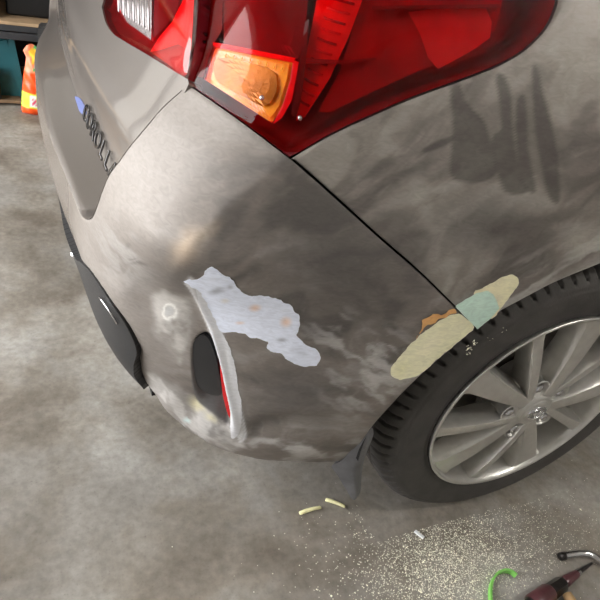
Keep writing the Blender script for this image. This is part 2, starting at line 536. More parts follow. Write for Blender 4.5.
# ---- recess of the fog reflector and the flare line beside it (pixel outlines on the undeformed skin)
FLARE = smooth_line([(183, 279), (192, 288), (204, 311), (214, 337), (221, 363), (228, 394), (235, 424), (237, 434)], 6)
RECESS = smooth_line([(202, 336), (212, 342), (220, 362), (225, 388), (229.5, 424), (213, 414), (195, 399), (190, 370), (192, 345)], 4, True)
CREASE = smooth_line([(291, 156), (262, 178), (232, 204), (204, 232), (184, 259), (172, 282), (166, 305)], 5)
def bump_disp(D):
    P = proj(SB(D[:, 0], D[:, 1]))
    cd, _, cpar, _ = polyline_nearest(P, CREASE)
    ridge = .0085*np.exp(-np.sqrt(cd**2+16)/28)*(1-sm(.5, .97, cpar))*(D[:, 0] > .5)
    near = (P[:, 0] > 60) & (P[:, 0] < 420) & (P[:, 1] > 230) & (P[:, 1] < 500) & (D[:, 0] > .5)
    out = np.zeros(len(D))
    Q = P[near]
    d, nr, par, side = polyline_nearest(Q, FLARE)
    left = side > 0
    amp = sm(284, 350, Q[:, 1])*(1-sm(402, 430, Q[:, 1]))
    dl = np.where(left, d, 0)
    soft = np.where(left, sm(0, 4, dl)*(1-sm(6, 62, dl)), 0)*.010*amp
    lip = np.exp(-(d/5.0)**2)*.0035*sm(.02, .3, par)*(1-sm(.85, 1, par))          # raised flare edge
    rec = (1-sm(-6, 1.5, sdf(Q, RECESS)))*.015
    # long soft hollow sweeping towards the lower outlet, then the lower lip swelling out
    hol, _, hp, _ = polyline_nearest(Q, smooth_line([(128, 285), (150, 325), (172, 372), (192, 402)], 5))
    hollow = np.exp(-(hol/16.0)**2)*.005*sm(0, .25, hp)
    lipd, _, lp, _ = polyline_nearest(Q, smooth_line([(160, 392), (185, 416), (214, 434), (250, 444), (300, 448), (350, 446)], 5))
    swell = np.exp(-(lipd/11.0)**2)*.006*sm(0, .12, lp)*(1-sm(.85, 1, lp))
    cut, _, cp, _ = polyline_nearest(Q, smooth_line([(244, 432), (275, 424), (310, 422), (345, 428)], 5))
    swell -= np.exp(-(cut/8.0)**2)*.006*sm(0, .2, cp)*(1-sm(.8, 1, cp))
    out[near] = -soft+lip-rec-hollow+swell
    return out+ridge

def paint_bumper(D, V):
    P = proj(V); n = len(P)
    u, v = D[:, 0], D[:, 1]
    wob = np.stack([fbm(u*60, v*60)-.5, fbm(u*60+9, v*60+5)-.5], 1)
    Q = P+wob*7
    base = np.array(PAINT[:3]); col = np.tile(base, (n, 1)); rough = np.full(n, .62)
    def mix(mask, c, r=None):
        nonlocal col, rough
        mask = np.clip(mask, 0, 1)
        col = col*(1-mask[:, None])+np.array(c[:3])*mask[:, None]
        if r is not None: rough = rough*(1-mask)+r*mask
    dust = srgb(176, 172, 168); clean = srgb(80, 77, 76); pale = srgb(205, 203, 202)  # clean also carries the flank shade painted past the crease
    # overall sanding haze: swirls of dust and cleaner paint, stronger on the flank
    flank = sm(.70, .86, u)
    wx = fbm(u*9, v*9)*1.4; wy = fbm(u*9+40, v*9+13)*1.4
    sw = fbm(u*10+wx*2.0, v*26+wy*2.0, 5)
    sw2 = fbm(u*34+wx*5, v*12+wy*4+7, 4)
    mix(sm(.50, .74, sw)*(.04+.34*flank), dust, .55)
    mix((1-sm(.30, .52, sw))*(.03+.62*flank), clean, .36)
    mix(sm(.58, .78, sw2)*.25*flank, dust, .55)
    mix(.18*(1-flank)*sm(.42, .62, u), srgb(176, 171, 167), .62)
    # flank field past the crease, mostly shade put into the colour, partly cleaner paint
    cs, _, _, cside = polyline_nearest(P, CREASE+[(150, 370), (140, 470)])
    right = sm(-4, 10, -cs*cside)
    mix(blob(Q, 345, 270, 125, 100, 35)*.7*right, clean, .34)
    kk = sm(.40, .62, u); rough = rough*kk+np.minimum(rough, .22)*(1-kk)
    mix(blob(Q, 300, 395, 90, 50, -10)*.6, srgb(98, 95, 94), .42)
    # light streaks low on the flank
    st = sm(.48, .70, fbm((Q[:, 0]+Q[:, 1]*.55)/26, (Q[:, 1]-Q[:, 0]*.5)/9, 4))
    mix(st*blob(Q, 372, 372, 76, 66, -35)*.75, pale, .6)
    mix(st*blob(Q, 335, 335, 66, 44, 20)*.4, pale, .6)
    mix(sm(.45, .7, fbm(Q[:, 0]/30, Q[:, 1]/7, 4))*blob(Q, 300, 447, 110, 26, 0)*.9, pale, .5)
    # rubbed zone on the rear face
    mix(blob(Q, 125, 255, 48, 62, -25)*sm(.35, .6, fbm(u*16+wx*3, v*40, 4))*.3, pale, .5)
    mix(blob(Q, 186, 247, 20, 34, 35)*.55, srgb(208, 184, 158), .5)
    mix(blob(Q, 206, 232, 26, 12, -35)*.30, srgb(208, 190, 168), .5)
    mix(blob(Q, 168, 320, 34, 52, -12)*.45, srgb(120, 114, 110), .45)
    mix(pmask(Q, [(152, 296), (165, 290), (186, 300), (192, 318), (186, 345), (180, 362), (168, 352), (155, 330)], 5)*(.15+.50*sm(.3, .6, fbm(u*40, v*40, 4))), srgb(214, 210, 206), .6)
    ring = np.hypot(Q[:, 0]-170, (Q[:, 1]-312)*.9)
    mix(np.exp(-((ring-7)/1.6)**2)*.9, srgb(238, 236, 232), .6)
    mix((1-sm(3, 6, ring))*.5, srgb(198, 200, 202), .6)
    # thin sanded-through lower lip
    lipm = pmask(Q, [(148, 372), (166, 380), (196, 396), (214, 416), (236, 432), (246, 446), (230, 452), (196, 436), (170, 414), (150, 392)], 4)
    mix(lipm*(.25+.5*sm(.35, .6, fbm(u*30, v*30, 4))), srgb(214, 211, 209), .55)
    mix(blob(Q, 197, 404, 16, 9, 40)*.8, srgb(216, 208, 172), .6)
    mix(blob(Q, 210, 418, 12, 6, 40)*.6, srgb(222, 214, 176), .6)
    mix(blob(Q, 187, 421, 6, 4, 30)*.9, srgb(206, 226, 226), .6)
    # pale band of primer along the flare
    fd, _, fp, fs = polyline_nearest(P, FLARE)
    band = 1-sm(2.0+3.5*1, 8.5, np.where(fs > 0, fd*2.2, fd))
    mix(band*sm(.02, .1, fp)*.85, srgb(206, 205, 206), .5)
    mix(np.exp(-((np.where(fs > 0, 99, fd)-8.5)/1.3)**2)*sm(.1, .25, fp)*.7, srgb(228, 228, 232), .5)
    # halo of fine dust round the filler
    mix(blob(Q, 415, 362, 62, 24, -45)*.35, srgb(176, 172, 158), .6)
    # small dark scuffs
    for cx, cy, rx, ry in ((128, 246, 4, 5), (138, 264, 14, 3), (132, 259, 8, 2)):
        mix(blob(Q, cx, cy, rx, ry, 8)*.5, srgb(96, 92, 90))
    # inside of the reflector pocket: unpainted grey plastic
    mix((1-sm(-2.5, 0, sdf(P, RECESS))), srgb(96, 94, 94), .5)
    return np.concatenate([col, rough[:, None]], 1)

BV, BF, BD, Bn = trim(BODY, bump_poly, .0026, bump_disp, flange=.016, roll=.0011)
nright = len(BV)
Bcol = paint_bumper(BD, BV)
# coarse left half, mirrored
LV, LF, LD, Ln = trim(BODY, bump_poly, .012, None, flange=.016)
LV = LV*np.array([1, -1, 1]); LV[:, 0] += .034*sm(.03, .5, LV[:, 1])
# ledge: strip running forward from the top edge to under the tailgate, with a rolled lip
lt = np.array(dense(tb_top, .006)); lp = SB(lt[:, 0], lt[:, 1]); nl = len(lt)
k_led = 1-sm(.585, .64, lt[:, 1])
rows = [lp]
for dx, dz in ((.004, .0035), (.010, .0058), (.020, .0085), (.045, .016), (.085, .034)):
    fx = dx*(.45+.55*k_led); fz = dz*k_led
    rows.append(lp+np.stack([fx, .10*dx*(1-k_led), fz], 1))
SVv = np.concatenate(rows)
SF = [(r*nl+i, r*nl+i+1, (r+1)*nl+i+1, (r+1)*nl+i) for r in range(len(rows)-1) for i in range(nl-1)]
SVl = SVv*np.array([1, -1, 1]); SVl[:, 0] += .034*sm(.03, .5, SVl[:, 1])*np.repeat([1, 1, 1, 1, .5, 0], nl)
allV = np.concatenate([BV, SVv, LV, SVl])
o1 = nright; o2 = o1+len(SVv); o3 = o2+len(LV)
allF = BF+[tuple(i+o1 for i in f) for f in SF]+[tuple(i+o2 for i in reversed(f)) for f in LF]+[tuple(i+o3 for i in reversed(f)) for f in SF]
gcol = np.array(list(PAINT[:3])+[.12])
allC = np.concatenate([Bcol, np.tile(gcol, (len(SVv), 1)), np.tile(gcol, (len(LV), 1)), np.tile(gcol, (len(SVv), 1))])
bumper = cpart('rear_bumper', allV, allF, M['sanded'], label='sanded taupe rear bumper with primer and filler on its corner')
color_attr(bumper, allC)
bumper.data.materials.append(M['paint'])
mi = np.zeros(len(allF), np.int32); mi[len(BF):] = 1
bumper.data.polygons.foreach_set('material_index', mi)

def skin_patch(name, disp, px_poly, mat, parent, label, lift=.0006, colfn=None, wob=0.0):
    """thin coat of material lying on the panel inside an outline, a little proud of it"""
    P = np.array(dense(px_poly, 1.2, True))
    if wob: P = P+wob*np.stack([fbm(P[:, 0]/5, P[:, 1]/5, 3)-.5, fbm(P[:, 0]/5+7, P[:, 1]/5+3, 3)-.5], 1)
    poly = BODY.line([tuple(p) for p in P])
    f = (lambda D: disp(D)+lift) if disp else (lambda D: lift+0*D[:, 0])
    V, F, D, n0 = trim(BODY, poly, .0022, f, flange=0)
    o = cpart(name, V, F, mat, parent, label=label)
    if colfn is not None: color_attr(o, colfn(proj(V)))
    return o

def two_tone(basec, spots, rough=.55):
    def fn(P):
        c = np.tile(np.array(basec[:3]), (len(P), 1))
        for cx, cy, rx, ry, ang, cc, k in spots:
            mk = blob(P, cx, cy, rx, ry, ang)[:, None]*k
            c = c*(1-mk)+np.array(cc[:3])*mk
        return np.concatenate([c, np.full((len(P), 1), rough)], 1)
    return fn
primer_poly = smooth_line([(184, 279), (200, 277), (211, 265), (222, 272), (233, 279), (245, 295), (268, 296), (289, 304), (300, 319), (297, 335), (303, 341), (311, 347), (319, 353), (316, 365), (295, 364), (280, 353), (267, 349), (268, 341), (252, 337), (236, 332), (227, 332), (220, 330), (212, 312), (203, 296), (194, 286)], 3, True)
orange = srgb(232, 196, 172); greyb = srgb(150, 152, 162)
skin_patch('primer_patch', bump_disp, primer_poly, M['putty'], bumper, 'pale lavender primer patch with faint orange spots',
           lift=.0008, wob=4, colfn=two_tone(srgb(228, 233, 248), [(255, 308, 9, 5.5, -5, orange, .8), (286, 322, 8.5, 8, -15, orange, .8), (240, 323, 7, 2.4, 0, orange, .6), (225, 301, 7, 4, 0, srgb(224, 216, 200), .5), (217, 291, 13, 5, -12, greyb, .75), (230, 287, 5, 4, 0, greyb, .6), (282, 340, 8, 3.5, 0, greyb, .8), (300, 352, 14, 8, 20, srgb(196, 200, 214), .5)]))
strip_poly = smooth_line([(196, 288), (204, 296), (213, 314), (222, 332), (229, 346), (234, 362), (238, 385), (242, 408), (240, 430), (233, 436), (231, 424), (226, 392), (220, 362), (213, 338), (204, 312)], 3, True)
skin_patch('primer_strip', bump_disp, strip_poly, M['putty'], bumper, 'grey white primer strip along the flare beside the red reflector', lift=.0005, wob=2,
           colfn=two_tone(srgb(214, 214, 218), [(230, 370, 3, 40, -8, srgb(236, 236, 240), .8), (208, 310, 3, 22, -25, srgb(226, 226, 230), .8), (236, 425, 8, 12, 0, srgb(205, 205, 208), .7)], .5))
filler_poly = smooth_line([(390, 369), (396, 360), (413, 341), (434, 324), (448, 316), (458, 313.5), (464, 317), (474, 327), (465, 336), (450, 348), (434, 362), (419, 375), (408, 378), (399, 379.5), (392, 376)], 3, True)
skin_patch('filler_patch', bump_disp, filler_poly, M['putty'], bumper, 'cream body filler patch on the bumper above the wheel arch', lift=.0009, wob=2,
           colfn=two_tone(srgb(244, 240, 204), [(430, 345, 30, 12, -40, srgb(250, 244, 212), .8), (402, 368, 14, 9, -40, srgb(238, 236, 192), .7), (455, 330, 18, 8, -40, srgb(244, 240, 208), .6)], .7))
orange_poly = [(414, 340), (421, 328), (422, 319), (430, 316), (434, 312), (441, 315), (449, 310), (454, 308), (456, 312), (450, 315), (439, 319), (434, 323), (427, 324), (421, 331)]
skin_patch('orange_smear', bump_disp, orange_poly, M['putty'], bumper, 'orange putty smear at the edge of the filler', lift=.0013, wob=4,
           colfn=two_tone(srgb(226, 172, 110), [(440, 315, 8, 4, 0, srgb(206, 138, 78), .6)], .6))

# reflector pocket contents
def px_domain(surf, P): return surf.line(P)
ins_poly = px_domain(BODY, smooth_line([(199, 339), (207, 344), (214, 362), (218, 385), (219, 400), (209, 402), (197, 396), (191, 385), (189, 365), (191, 347)], 4, True))
V, F, D, n0 = trim(BODY, ins_poly, .004, lambda D: -.0115+.003*np.sin((D[:, 1]-.40)*20), flange=.008)
cpart('pocket_insert', V, F, M['black'], bumper, label='dark grey plastic blank inside the reflector pocket')
ref_poly = px_domain(BODY, smooth_line([(221, 362), (224, 375), (227.5, 395), (231, 421), (228, 420), (224, 408), (221, 392), (219, 372)], 4, True))
V, F, D, n0 = trim(BODY, ref_poly, .003, lambda D: -.005+0*D[:, 0], flange=.010)
cpart('reflector', V, F, M['red'], bumper, label='red reflector sliver in the pocket')

# ---- black lower diffuser
dif_top = smooth_line(edge_p, 6)
dif_poly = [p for p in dif_top if p[0] < a_of(4.64)]+[(0, .24), (a_of(2), .245), (a_of(3), .255), (a_of(3.8), .27), (a_of(4.2), .285)]
i0 = 6
dif_poly = dif_top[i0:]+[(0, .25), (a_of(2), .255), (a_of(3), .265), (a_of(3.6), .275), (a_of(4.05), .30)]
def dif_disp(D):
    return .002+.012*np.exp(-((D[:, 1]-.37)/.06)**2)*sm(0, .03, .505-D[:, 1])
V, F, D, n0 = trim(BODY, dif_poly, .004, dif_disp, flange=.03)
n = len(V)
V2 = np.concatenate([V, V*np.array([1, -1, 1])]); F2 = F+[tuple(i+n for i in reversed(f)) for f in F]
diffuser = cpart('diffuser', V2, F2, M['black'], label='black plastic lower diffuser')
# bright trim sliver at the diffuser edge
sl = BODY.line([(102, 291), (106, 296), (111, 303), (116, 311), (120, 318)])
pts = [SB(a, z)+np.array([-.004, -.001, -.010]) for a, z in sl]

def tube(name, pts, r, mat, parent=None, seg=10, label=None, cap=True, radii=None):
    pts = [np.asarray(p, float) for p in pts]; V = []; F = []
    up = np.array([0, 0, 1.0])
    for i, p in enumerate(pts):
        t = pts[min(i+1, len(pts)-1)]-pts[max(i-1, 0)]; t /= np.linalg.norm(t)
        u = np.cross(t, up)
        if np.linalg.norm(u) < 1e-3: u = np.cross(t, [1, 0, 0])
        u /= np.linalg.norm(u); w = np.cross(u, t)
        rr = radii[i] if radii is not None else r
        for k in range(seg):
            a = 2*math.pi*k/seg; V.append(p+rr*(u*math.cos(a)+w*math.sin(a)))
    for i in range(len(pts)-1):
        for k in range(seg): F.append((i*seg+k, i*seg+(k+1) % seg, (i+1)*seg+(k+1) % seg, (i+1)*seg+k))
    if cap: F += [tuple(range(seg))[::-1], tuple((len(pts)-1)*seg+k for k in range(seg))]
    if parent is not None:
        return cpart(name, V, F, mat, parent, label=label)
    return mesh_obj(name, V, F, mat, None, label=label)
tube('trim_clip', pts, .0016, M['chrome'], diffuser)
p0 = at(71, 254, x=-.012)
tube('exhaust_tip', [p0+np.array([.12, 0, .0]), p0+np.array([.03, 0, 0]), p0+np.array([0, 0, -.004])], .008, M['chrome'], car, 14, label='bright exhaust tip under the bumper')

# ---- quarter panel
WX, WZ, WR = .75, .315, .357
arch_up = [(476, 328), (497, 313.5), (518, 302), (534, 293.5), (550, 285), (575, 274), (600, 264)]
D_up = BODY.line(smooth_line(arch_up, 4))
rest = []
p_last = SB(*D_up[-1]); ang0 = math.atan2(p_last[2]-WZ, p_last[0]-WX); r0 = math.hypot(p_last[2]-WZ, p_last[0]-WX)
for k in range(1, 40):
    t = k/39; an = ang0+(math.radians(-8)-ang0)*t; rr = r0+(.352-r0)*min(1, t*3)
    x, z = WX+rr*math.cos(an), WZ+rr*math.sin(an); rest.append((a_at_x(x, z), z))
lamp_r_in = off(D_right, -.003)
zt = D_right[-1][1]
q_top = [(a_at_x(.6, 1.02), 1.02), (a_at_x(.8, 1.03), 1.03), (a_at_x(1.12, 1.03), 1.03)]
quarter_poly = list(reversed(off(D_seam, gapd)))[:-1]+lamp_r_in+q_top+[(a_at_x(1.12, .7), .7), (a_at_x(1.12, .28), .28)]+list(reversed(rest))+list(reversed(D_up))[:-1]
def q_disp(D):
    p = SB(D[:, 0], D[:, 1]); r = np.hypot(p[:, 0]-WX, p[:, 2]-WZ)
    return .006*np.exp(-((r-.36)/.02)**2)*0
def paint_quarter(D, V):
    P = proj(V); n = len(P); u, v = D[:, 0], D[:, 1]
    Q = P+5*np.stack([fbm(u*70, v*70)-.5, fbm(u*70+9, v*70+5)-.5], 1)
    col = np.tile(np.array(PAINT[:3]), (n, 1)); rough = np.full(n, .52)
    def mix(mask, c, r=None):
        nonlocal col, rough
        mask = np.clip(mask, 0, 1)
        col = col*(1-mask[:, None])+np.array(c[:3])*mask[:, None]
        if r is not None: rough = rough*(1-mask)+r*mask
    dust = srgb(172, 166, 158); clean = srgb(84, 79, 76)
    wx = fbm(u*8, v*8)*1.6; wy = fbm(u*8+30, v*8+11)*1.6
    sw = fbm(u*9+wx*2.2, v*12+wy*2.2, 5); sw2 = fbm(u*30+wx*6, v*14+wy*6, 4)
    mix(.26+0*u, clean, .42)
    mix(sm(.48, .70, sw)*.45, dust, .58)
    mix(sm(.52, .72, sw2)*.30, dust, .6)
    mix((1-sm(.30, .50, sw))*.6, clean, .34)
    # arcs left by wiping
    for cx, cy, R, w, k in ((470, 330, 150, 16, .35), (500, 300, 95, 12, .4), (420, 260, 60, 10, .35), (560, 330, 130, 12, .3), (380, 200, 40, 9, .3)):
        d = np.abs(np.hypot(Q[:, 0]-cx, Q[:, 1]-cy)-R)
        mix(np.exp(-(d/w)**2)*k*sm(.35, .65, fbm(u*20, v*20)), dust, .6)
    # fingers and palm wiped clean of dust
    wipes = [[(450, 78), (459, 83), (465, 100), (476, 112), (486, 124), (492, 146), (497, 172), (482, 182), (465, 182), (450, 174), (453, 130)],
             [(496, 76), (504, 75), (511, 95), (513, 130), (520, 175), (528, 192), (505, 192), (494, 160), (492, 136), (501, 128), (499, 100)],
             [(517, 100), (526, 99), (528, 145), (536, 192), (520, 180), (516, 130)],
             [(532, 70), (538, 69), (545, 100), (556, 142), (560, 200), (548, 196), (541, 165), (535, 130)],
             [(424, 148), (450, 136), (452, 142), (428, 152)]]
    for w in wipes: mix(pmask(P, smooth_line(w, 3, True), 1.6)*.72, srgb(76, 71, 68), .36)
    mix(blob(Q, 490, 225, 90, 50, 0)*.75, clean, .36)
    mix(blob(Q, 400, 245, 50, 70, -40)*.6, clean, .36)
    # swept dust above the arch
    st = sm(.40, .68, fbm((Q[:, 0]+Q[:, 1]*.5)/55, (Q[:, 1]+Q[:, 0]*.52)/9, 4))
    dA, _, _, _ = polyline_nearest(P, arch_up+[(680, 250)])
    mix(st*(1-sm(14, 52, dA))*.75, srgb(186, 183, 178), .6)
    mix((1-sm(0, 9, dA))*.35, srgb(170, 168, 166), .55)
    return np.concatenate([col, rough[:, None]], 1)
QV, QF, QD, Qn = trim(BODY, quarter_poly, .0030, q_disp, flange=.018, roll=.0014)
quarter = cpart('quarter_panel', QV, QF, M['sanded'], label='dusty hand-wiped taupe quarter panel above the wheel')
color_attr(quarter, paint_quarter(QD, QV))
mint_poly = smooth_line([(454, 305.5), (466, 299), (477, 292.5), (487, 290.5), (493, 294), (496, 300), (499, 307.5), (488, 319), (476, 327)], 3, True)
cream2 = smooth_line([(474, 294), (485, 287), (498, 279), (510, 274.5), (517, 277), (518.5, 283), (514, 291), (505, 302), (498, 312), (488, 318)], 3, True)
skin_patch('filler_patch', None, cream2, M['putty'], quarter, 'cream filler patch beside the mint putty', lift=.0006, wob=2,
           colfn=two_tone(srgb(238, 232, 196), [(508, 282, 12, 7, -30, srgb(246, 240, 204), .7), (497, 300, 10, 6, -40, srgb(216, 210, 186), .6)], .7))
skin_patch('putty_patch', None, [(454, 305.5), (466, 298.5), (477, 292.3), (487, 290.5), (493, 294), (496, 300), (499, 308), (488, 320), (477, 329)], M['putty'], quarter, 'mint green putty square at the wheel arch lip', lift=.0012, wob=1,
           colfn=two_tone(srgb(206, 234, 220), [(480, 305, 14, 10, -30, srgb(214, 240, 226), .7)], .65))
# mirrored left quarter panel
V, F, D, n0 = trim(BODY, quarter_poly, .014, None, flange=.018)
lq = cpart('quarter_panel', V*np.array([1, -1, 1]), [tuple(reversed(f)) for f in F], M['paint'], label='clean taupe quarter panel on the far side')

# ---- doors / flank forward of the rear wheels, roof, glass, underbody (closes the body off)
for sgn in (1, -1):
    poly = [(a_at_x(1.125, z), z) for z in np.linspace(.22, 1.03, 12)]+[(a_at_x(x, 1.03), 1.03) for x in (1.3, 1.5, 1.68)]+[(a_at_x(1.68, z), z) for z in np.linspace(1.0, .22, 10)]
    V, F, D, n0 = trim(BODY, poly, .02, None, flange=.03)
    cpart('rear_door', V*np.array([1, sgn, 1]), F, M['paint'])
M['glass'] = simple('dark_window', srgb(18, 20, 22), .06, coat=.5, var=.1)
def ring(z, ins, x0, x1, w):
    return [(x0, -w+.09, z), (x0+.06, -w, z), (x1, -w, z), (x1, w, z), (x0+.06, w, z), (x0, w-.09, z)]
lo = ring(1.03, 0, .20, 1.68, .775); hi = ring(1.44, 0, .42, 1.68, .60)
cpart('side_glass', lo+hi, [(i, i+1, i+7, i+6) for i in range(5)]+[(5, 0, 6, 11)], M['glass'], smooth=False, label='dark tinted windows above the beltline')
roof = ring(1.44, 0, .36, 1.68, .61); roof2 = ring(1.47, 0, .42, 1.68, .55)
cpart('roof', roof+roof2, [(i, (i+1) % 6, (i+1) % 6+6, i+6) for i in range(6)]+[(6, 7, 8, 9, 10, 11)], M['paint'], smooth=False)
bm = bmesh.new(); box_bm(bm, .10, 1.66, -.60, .60, .20, .24); box_bm(bm, 1.60, 1.66, -.80, .80, .20, 1.03); box_bm(bm, .16, 1.66, -.74, .74, 1.0, 1.03)
box_bm(bm, 1.14, 1.62, -.66, .66, .22, .26)
box_bm(bm, .14, .34, -.70, .70, .24, .28)
to_car(bm_obj('underbody', bm, M['gap'], smooth=False))

# ---- wheel housings
def housing(sgn):
    V = []; F = []; n = 48
    for k in range(n+1):
        a = math.radians(-4+192*k/n)
        for r, y in ((.366, -.868), (.372, -.72), (.372, -.585)):
            V.append((WX+r*math.cos(a), y*sgn, WZ+r*math.sin(a)))
    for k in range(n):
        for j in range(2): F.append((k*3+j, k*3+j+1, k*3+j+4, k*3+j+3))
    c = len(V); V.append((WX, -.585*sgn, WZ)); F += [(k*3+2, k*3+5, c) for k in range(n)]
    V2, F2 = V, F
    return cpart('wheel_housing', V2, F2, M['gap'])
housing(1); housing(-1)

# ---- mud flap
A_ = np.array(SB(a_end[0]+.004, .335)); B_ = np.array(SB(*BODY.hit(336, 460.))); tipp = at(354.5, 499, x=.425)
fn = np.cross(B_-A_, tipp-A_); fn /= np.linalg.norm(fn)
def on_plane(px, py):
    d = ray(px, py); return CAM+d*((A_-CAM) @ fn)/(d @ fn)
fp = [on_plane(*p) for p in smooth_line([(366, 431), (370, 437), (366, 449), (361, 462), (358, 480), (357, 496), (352.5, 499.5), (345, 488), (338, 476), (331.5, 466), (341, 461), (354, 446)], 3, True)]
back = np.array([.010, .006, 0])
nV = len(fp); cen = np.mean(fp, 0)+np.array([-.004, -.002, 0])
V = list(fp)+[p+back for p in fp]+[cen, cen+back]
F = [(i, (i+1) % nV, 2*nV) for i in range(nV)]+[((i+1) % nV+nV, i+nV, 2*nV+1) for i in range(nV)]+[(i, i+nV, (i+1) % nV+nV, (i+1) % nV) for i in range(nV)]
mf = cpart('mud_flap', V, F, M['flap'], label='short grey mud flap behind the wheel')
es = mf.modifiers.new('edge', 'EDGE_SPLIT'); es.split_angle = math.radians(50)

# ---- tailgate
gy = .615
gate_low = [(-gy, .598), (-.3, .5975), (0, .597), (.3, .5975), (gy, .598)]
tl_edge = GATE.line(smooth_line([(187, 82), (150, 59), (125, 44), (112, 35), (105, 24), (101, 8)], 5))   # lamp lower/inner edge
tl_edge += [(tl_edge[-1][0]+.006, tl_edge[-1][1]+.03), (tl_edge[-1][0]+.008, .84), (tl_edge[-1][0]+.004, .93), (tl_edge[-1][0]-.02, .985)]
yin = tl_edge[-1][0]
gate_poly = gate_low[:]+[(.64, .70), (.655, .80)]+[(-a+0, z) for a, z in off(tl_edge, .003)]+[(-yin, 1.06), (yin, 1.06)]
gate_poly += [p for p in reversed(off(tl_edge, .003))]
gate_poly += [(-.650, .80), (-.638, .70)]
def gate_disp(D):
    # handle shelf above the number plate and a soft character line low on the gate
    return .004*np.exp(-((D[:, 1]-.665-.05*D[:, 0]**2)/.022)**2)-.012*(1-sm(.0, .035, D[:, 1]-.598))*.5
V, F, D, n0 = trim(GATE, gate_poly, .004, gate_disp, flange=.02)
gate = cpart('tailgate', V, F, M['paint'], label='glossy taupe tailgate with chrome model name')
# badge letters
M['badge'] = simple('dark_chrome', srgb(120, 120, 122), .15, metal=1, var=.1)
def letters(text, y0, y1, z, h, parent, mat):
    n = len(text); w = (y0-y1)/n*-1
    for i, ch in enumerate(text):
        cu = bpy.data.curves.new('badge_letter', 'FONT'); cu.body = ch; cu.size = h*1.38; cu.extrude = .0015; cu.bevel_depth = .0004
        cu.align_x = 'CENTER'; cu.align_y = 'BOTTOM_BASELINE'
        t = bpy.data.objects.new('tmp', cu); COL.objects.link(t)
        dg = bpy.context.evaluated_depsgraph_get(); me = bpy.data.meshes.new_from_object(t.evaluated_get(dg))
        bpy.data.objects.remove(t); bpy.data.curves.remove(cu)
        yc = y0+(i+.5)*(y1-y0)/n
        p = GATE.pos(np.array([yc]), np.array([z]), np.array([.004]))[0]; nr_ = GATE.normal(np.array([yc]), np.array([z]))[0]
        zz = np.array([0, 0, 1.0]); xx = np.cross(zz, nr_); xx /= np.linalg.norm(xx); yy = np.cross(nr_, xx)
        Mx = Matrix(((xx[0]*1.25, yy[0], nr_[0], p[0]-car.location[0]), (xx[1]*1.25, yy[1], nr_[1], p[1]-car.location[1]), (xx[2]*1.25, yy[2], nr_[2], p[2]-car.location[2]), (0, 0, 0, 1)))
        me.transform(Mx); me.materials.clear(); me.materials.append(mat)
        o = bpy.data.objects.new('badge_letter', me); link(o, parent)
ya = GATE.hit(83, 121)[0]; yb = GATE.hit(118, 171)[0]; zb = (GATE.hit(83, 121)[1]+GATE.hit(118, 171)[1])/2
letters('COROLLA', ya, yb-.01, max(zb-.012, .606), .028, gate, M['badge'])
print('BADGE', ya, yb, zb)
M['blue'] = simple('blue_flat', srgb(96, 110, 168), .35, coat=.5, var=.05)
sp = GATE.line(smooth_line([(72, 96), (78, 98), (83, 106), (84, 113), (79, 113), (74, 105)], 4, True))  # thin blue patch laid on the tailgate skin
if len(sp) > 6:
    V, F, D, n0 = trim(GATE, sp, .006, gate_disp, base=.0012, flange=.001)
    cpart('blue_mark', V, F, M['blue'], gate, label='small flat blue patch')

# ---- lamps
M['lens'] = lens_mat('red_lens', (.90, .10, .13, 1), refl=.1)
M['lens_clear'] = lens_mat('clear_lens', (.97, .95, .95, 1), refl=.45)
M['lens_gate'] = lens_mat('clear_gate_lens', (.97, .93, .93, 1), refl=.08)
M['lamp_dark'] = simple('lamp_housing', srgb(140, 16, 34), .4, coat=.2, var=.2, vscale=20)
M['lamp_red'] = simple('lamp_bright_red', srgb(255, 50, 58), .3, coat=.6, var=.15, vscale=60)
M['lamp_mid'] = simple('lamp_mid_red', srgb(176, 18, 36), .35, coat=.4, var=.25, vscale=16)
M['lamp_pink'] = simple('lamp_pink_red', srgb(240, 70, 84), .3, coat=.4, var=.1, vscale=30)
M['amber'] = simple('amber', srgb(250, 150, 30), .22, coat=.6, var=.25, vscale=50)
M['amber_rim'] = simple('amber_rim', srgb(255, 180, 40), .25, coat=.5, var=.1)
M['bowl'] = simple('bulb_bowl', srgb(176, 96, 18), .2, metal=.4, var=.3, vscale=30)
M['silver'] = simple('lamp_silver', srgb(225, 225, 225), .18, metal=.8, var=.1, vscale=60)
M['smoke'] = simple('lamp_smoke', srgb(96, 40, 44), .35, coat=.4, var=.2, vscale=20)

top_line = BODY.line(dense([(552, -50), (470, -62), (380, -70), (290, -72), (203, -64)], 12))
left_line = BODY.line([(CORNER[0]+1.5, CORNER[1]), (193, 62), (197, 38), (199, 12), (201, -20), (203, -55)])
lamp_poly = D_right+top_line[1:-1]+list(reversed(left_line))+list(reversed(D_low))[1:-1]
def lens_disp(D):
    d, _, _, _ = polyline_nearest(D, lamp_poly, True)
    return -.001+.0025*sm(0, .02, d)
lamp = empty('tail_lamp', (0, 0, 0), car); lamp['label'] = 'red tail lamp with amber indicator on the quarter panel'
V, F, D, n0 = trim(BODY, lamp_poly, .004, lens_disp, flange=0)
cpart('lens', V, F, M['lens_clear'], lamp, label='glossy red tinted lens')
V, F, D, n0 = trim(BODY, lamp_poly, .008, lambda D: -.052*sm(0, .010, polyline_nearest(D, lamp_poly, True)[0]), base=-.0025, flange=.02)
cpart('housing', V, F, M['lamp_dark'], lamp, label='dark red lamp housing')
def behind(surf, px, py, depth):
    h = surf.hit(px, py); p = surf.fn(np.array(h[0]), np.array(h[1])); return p+ray(px, py)*depth
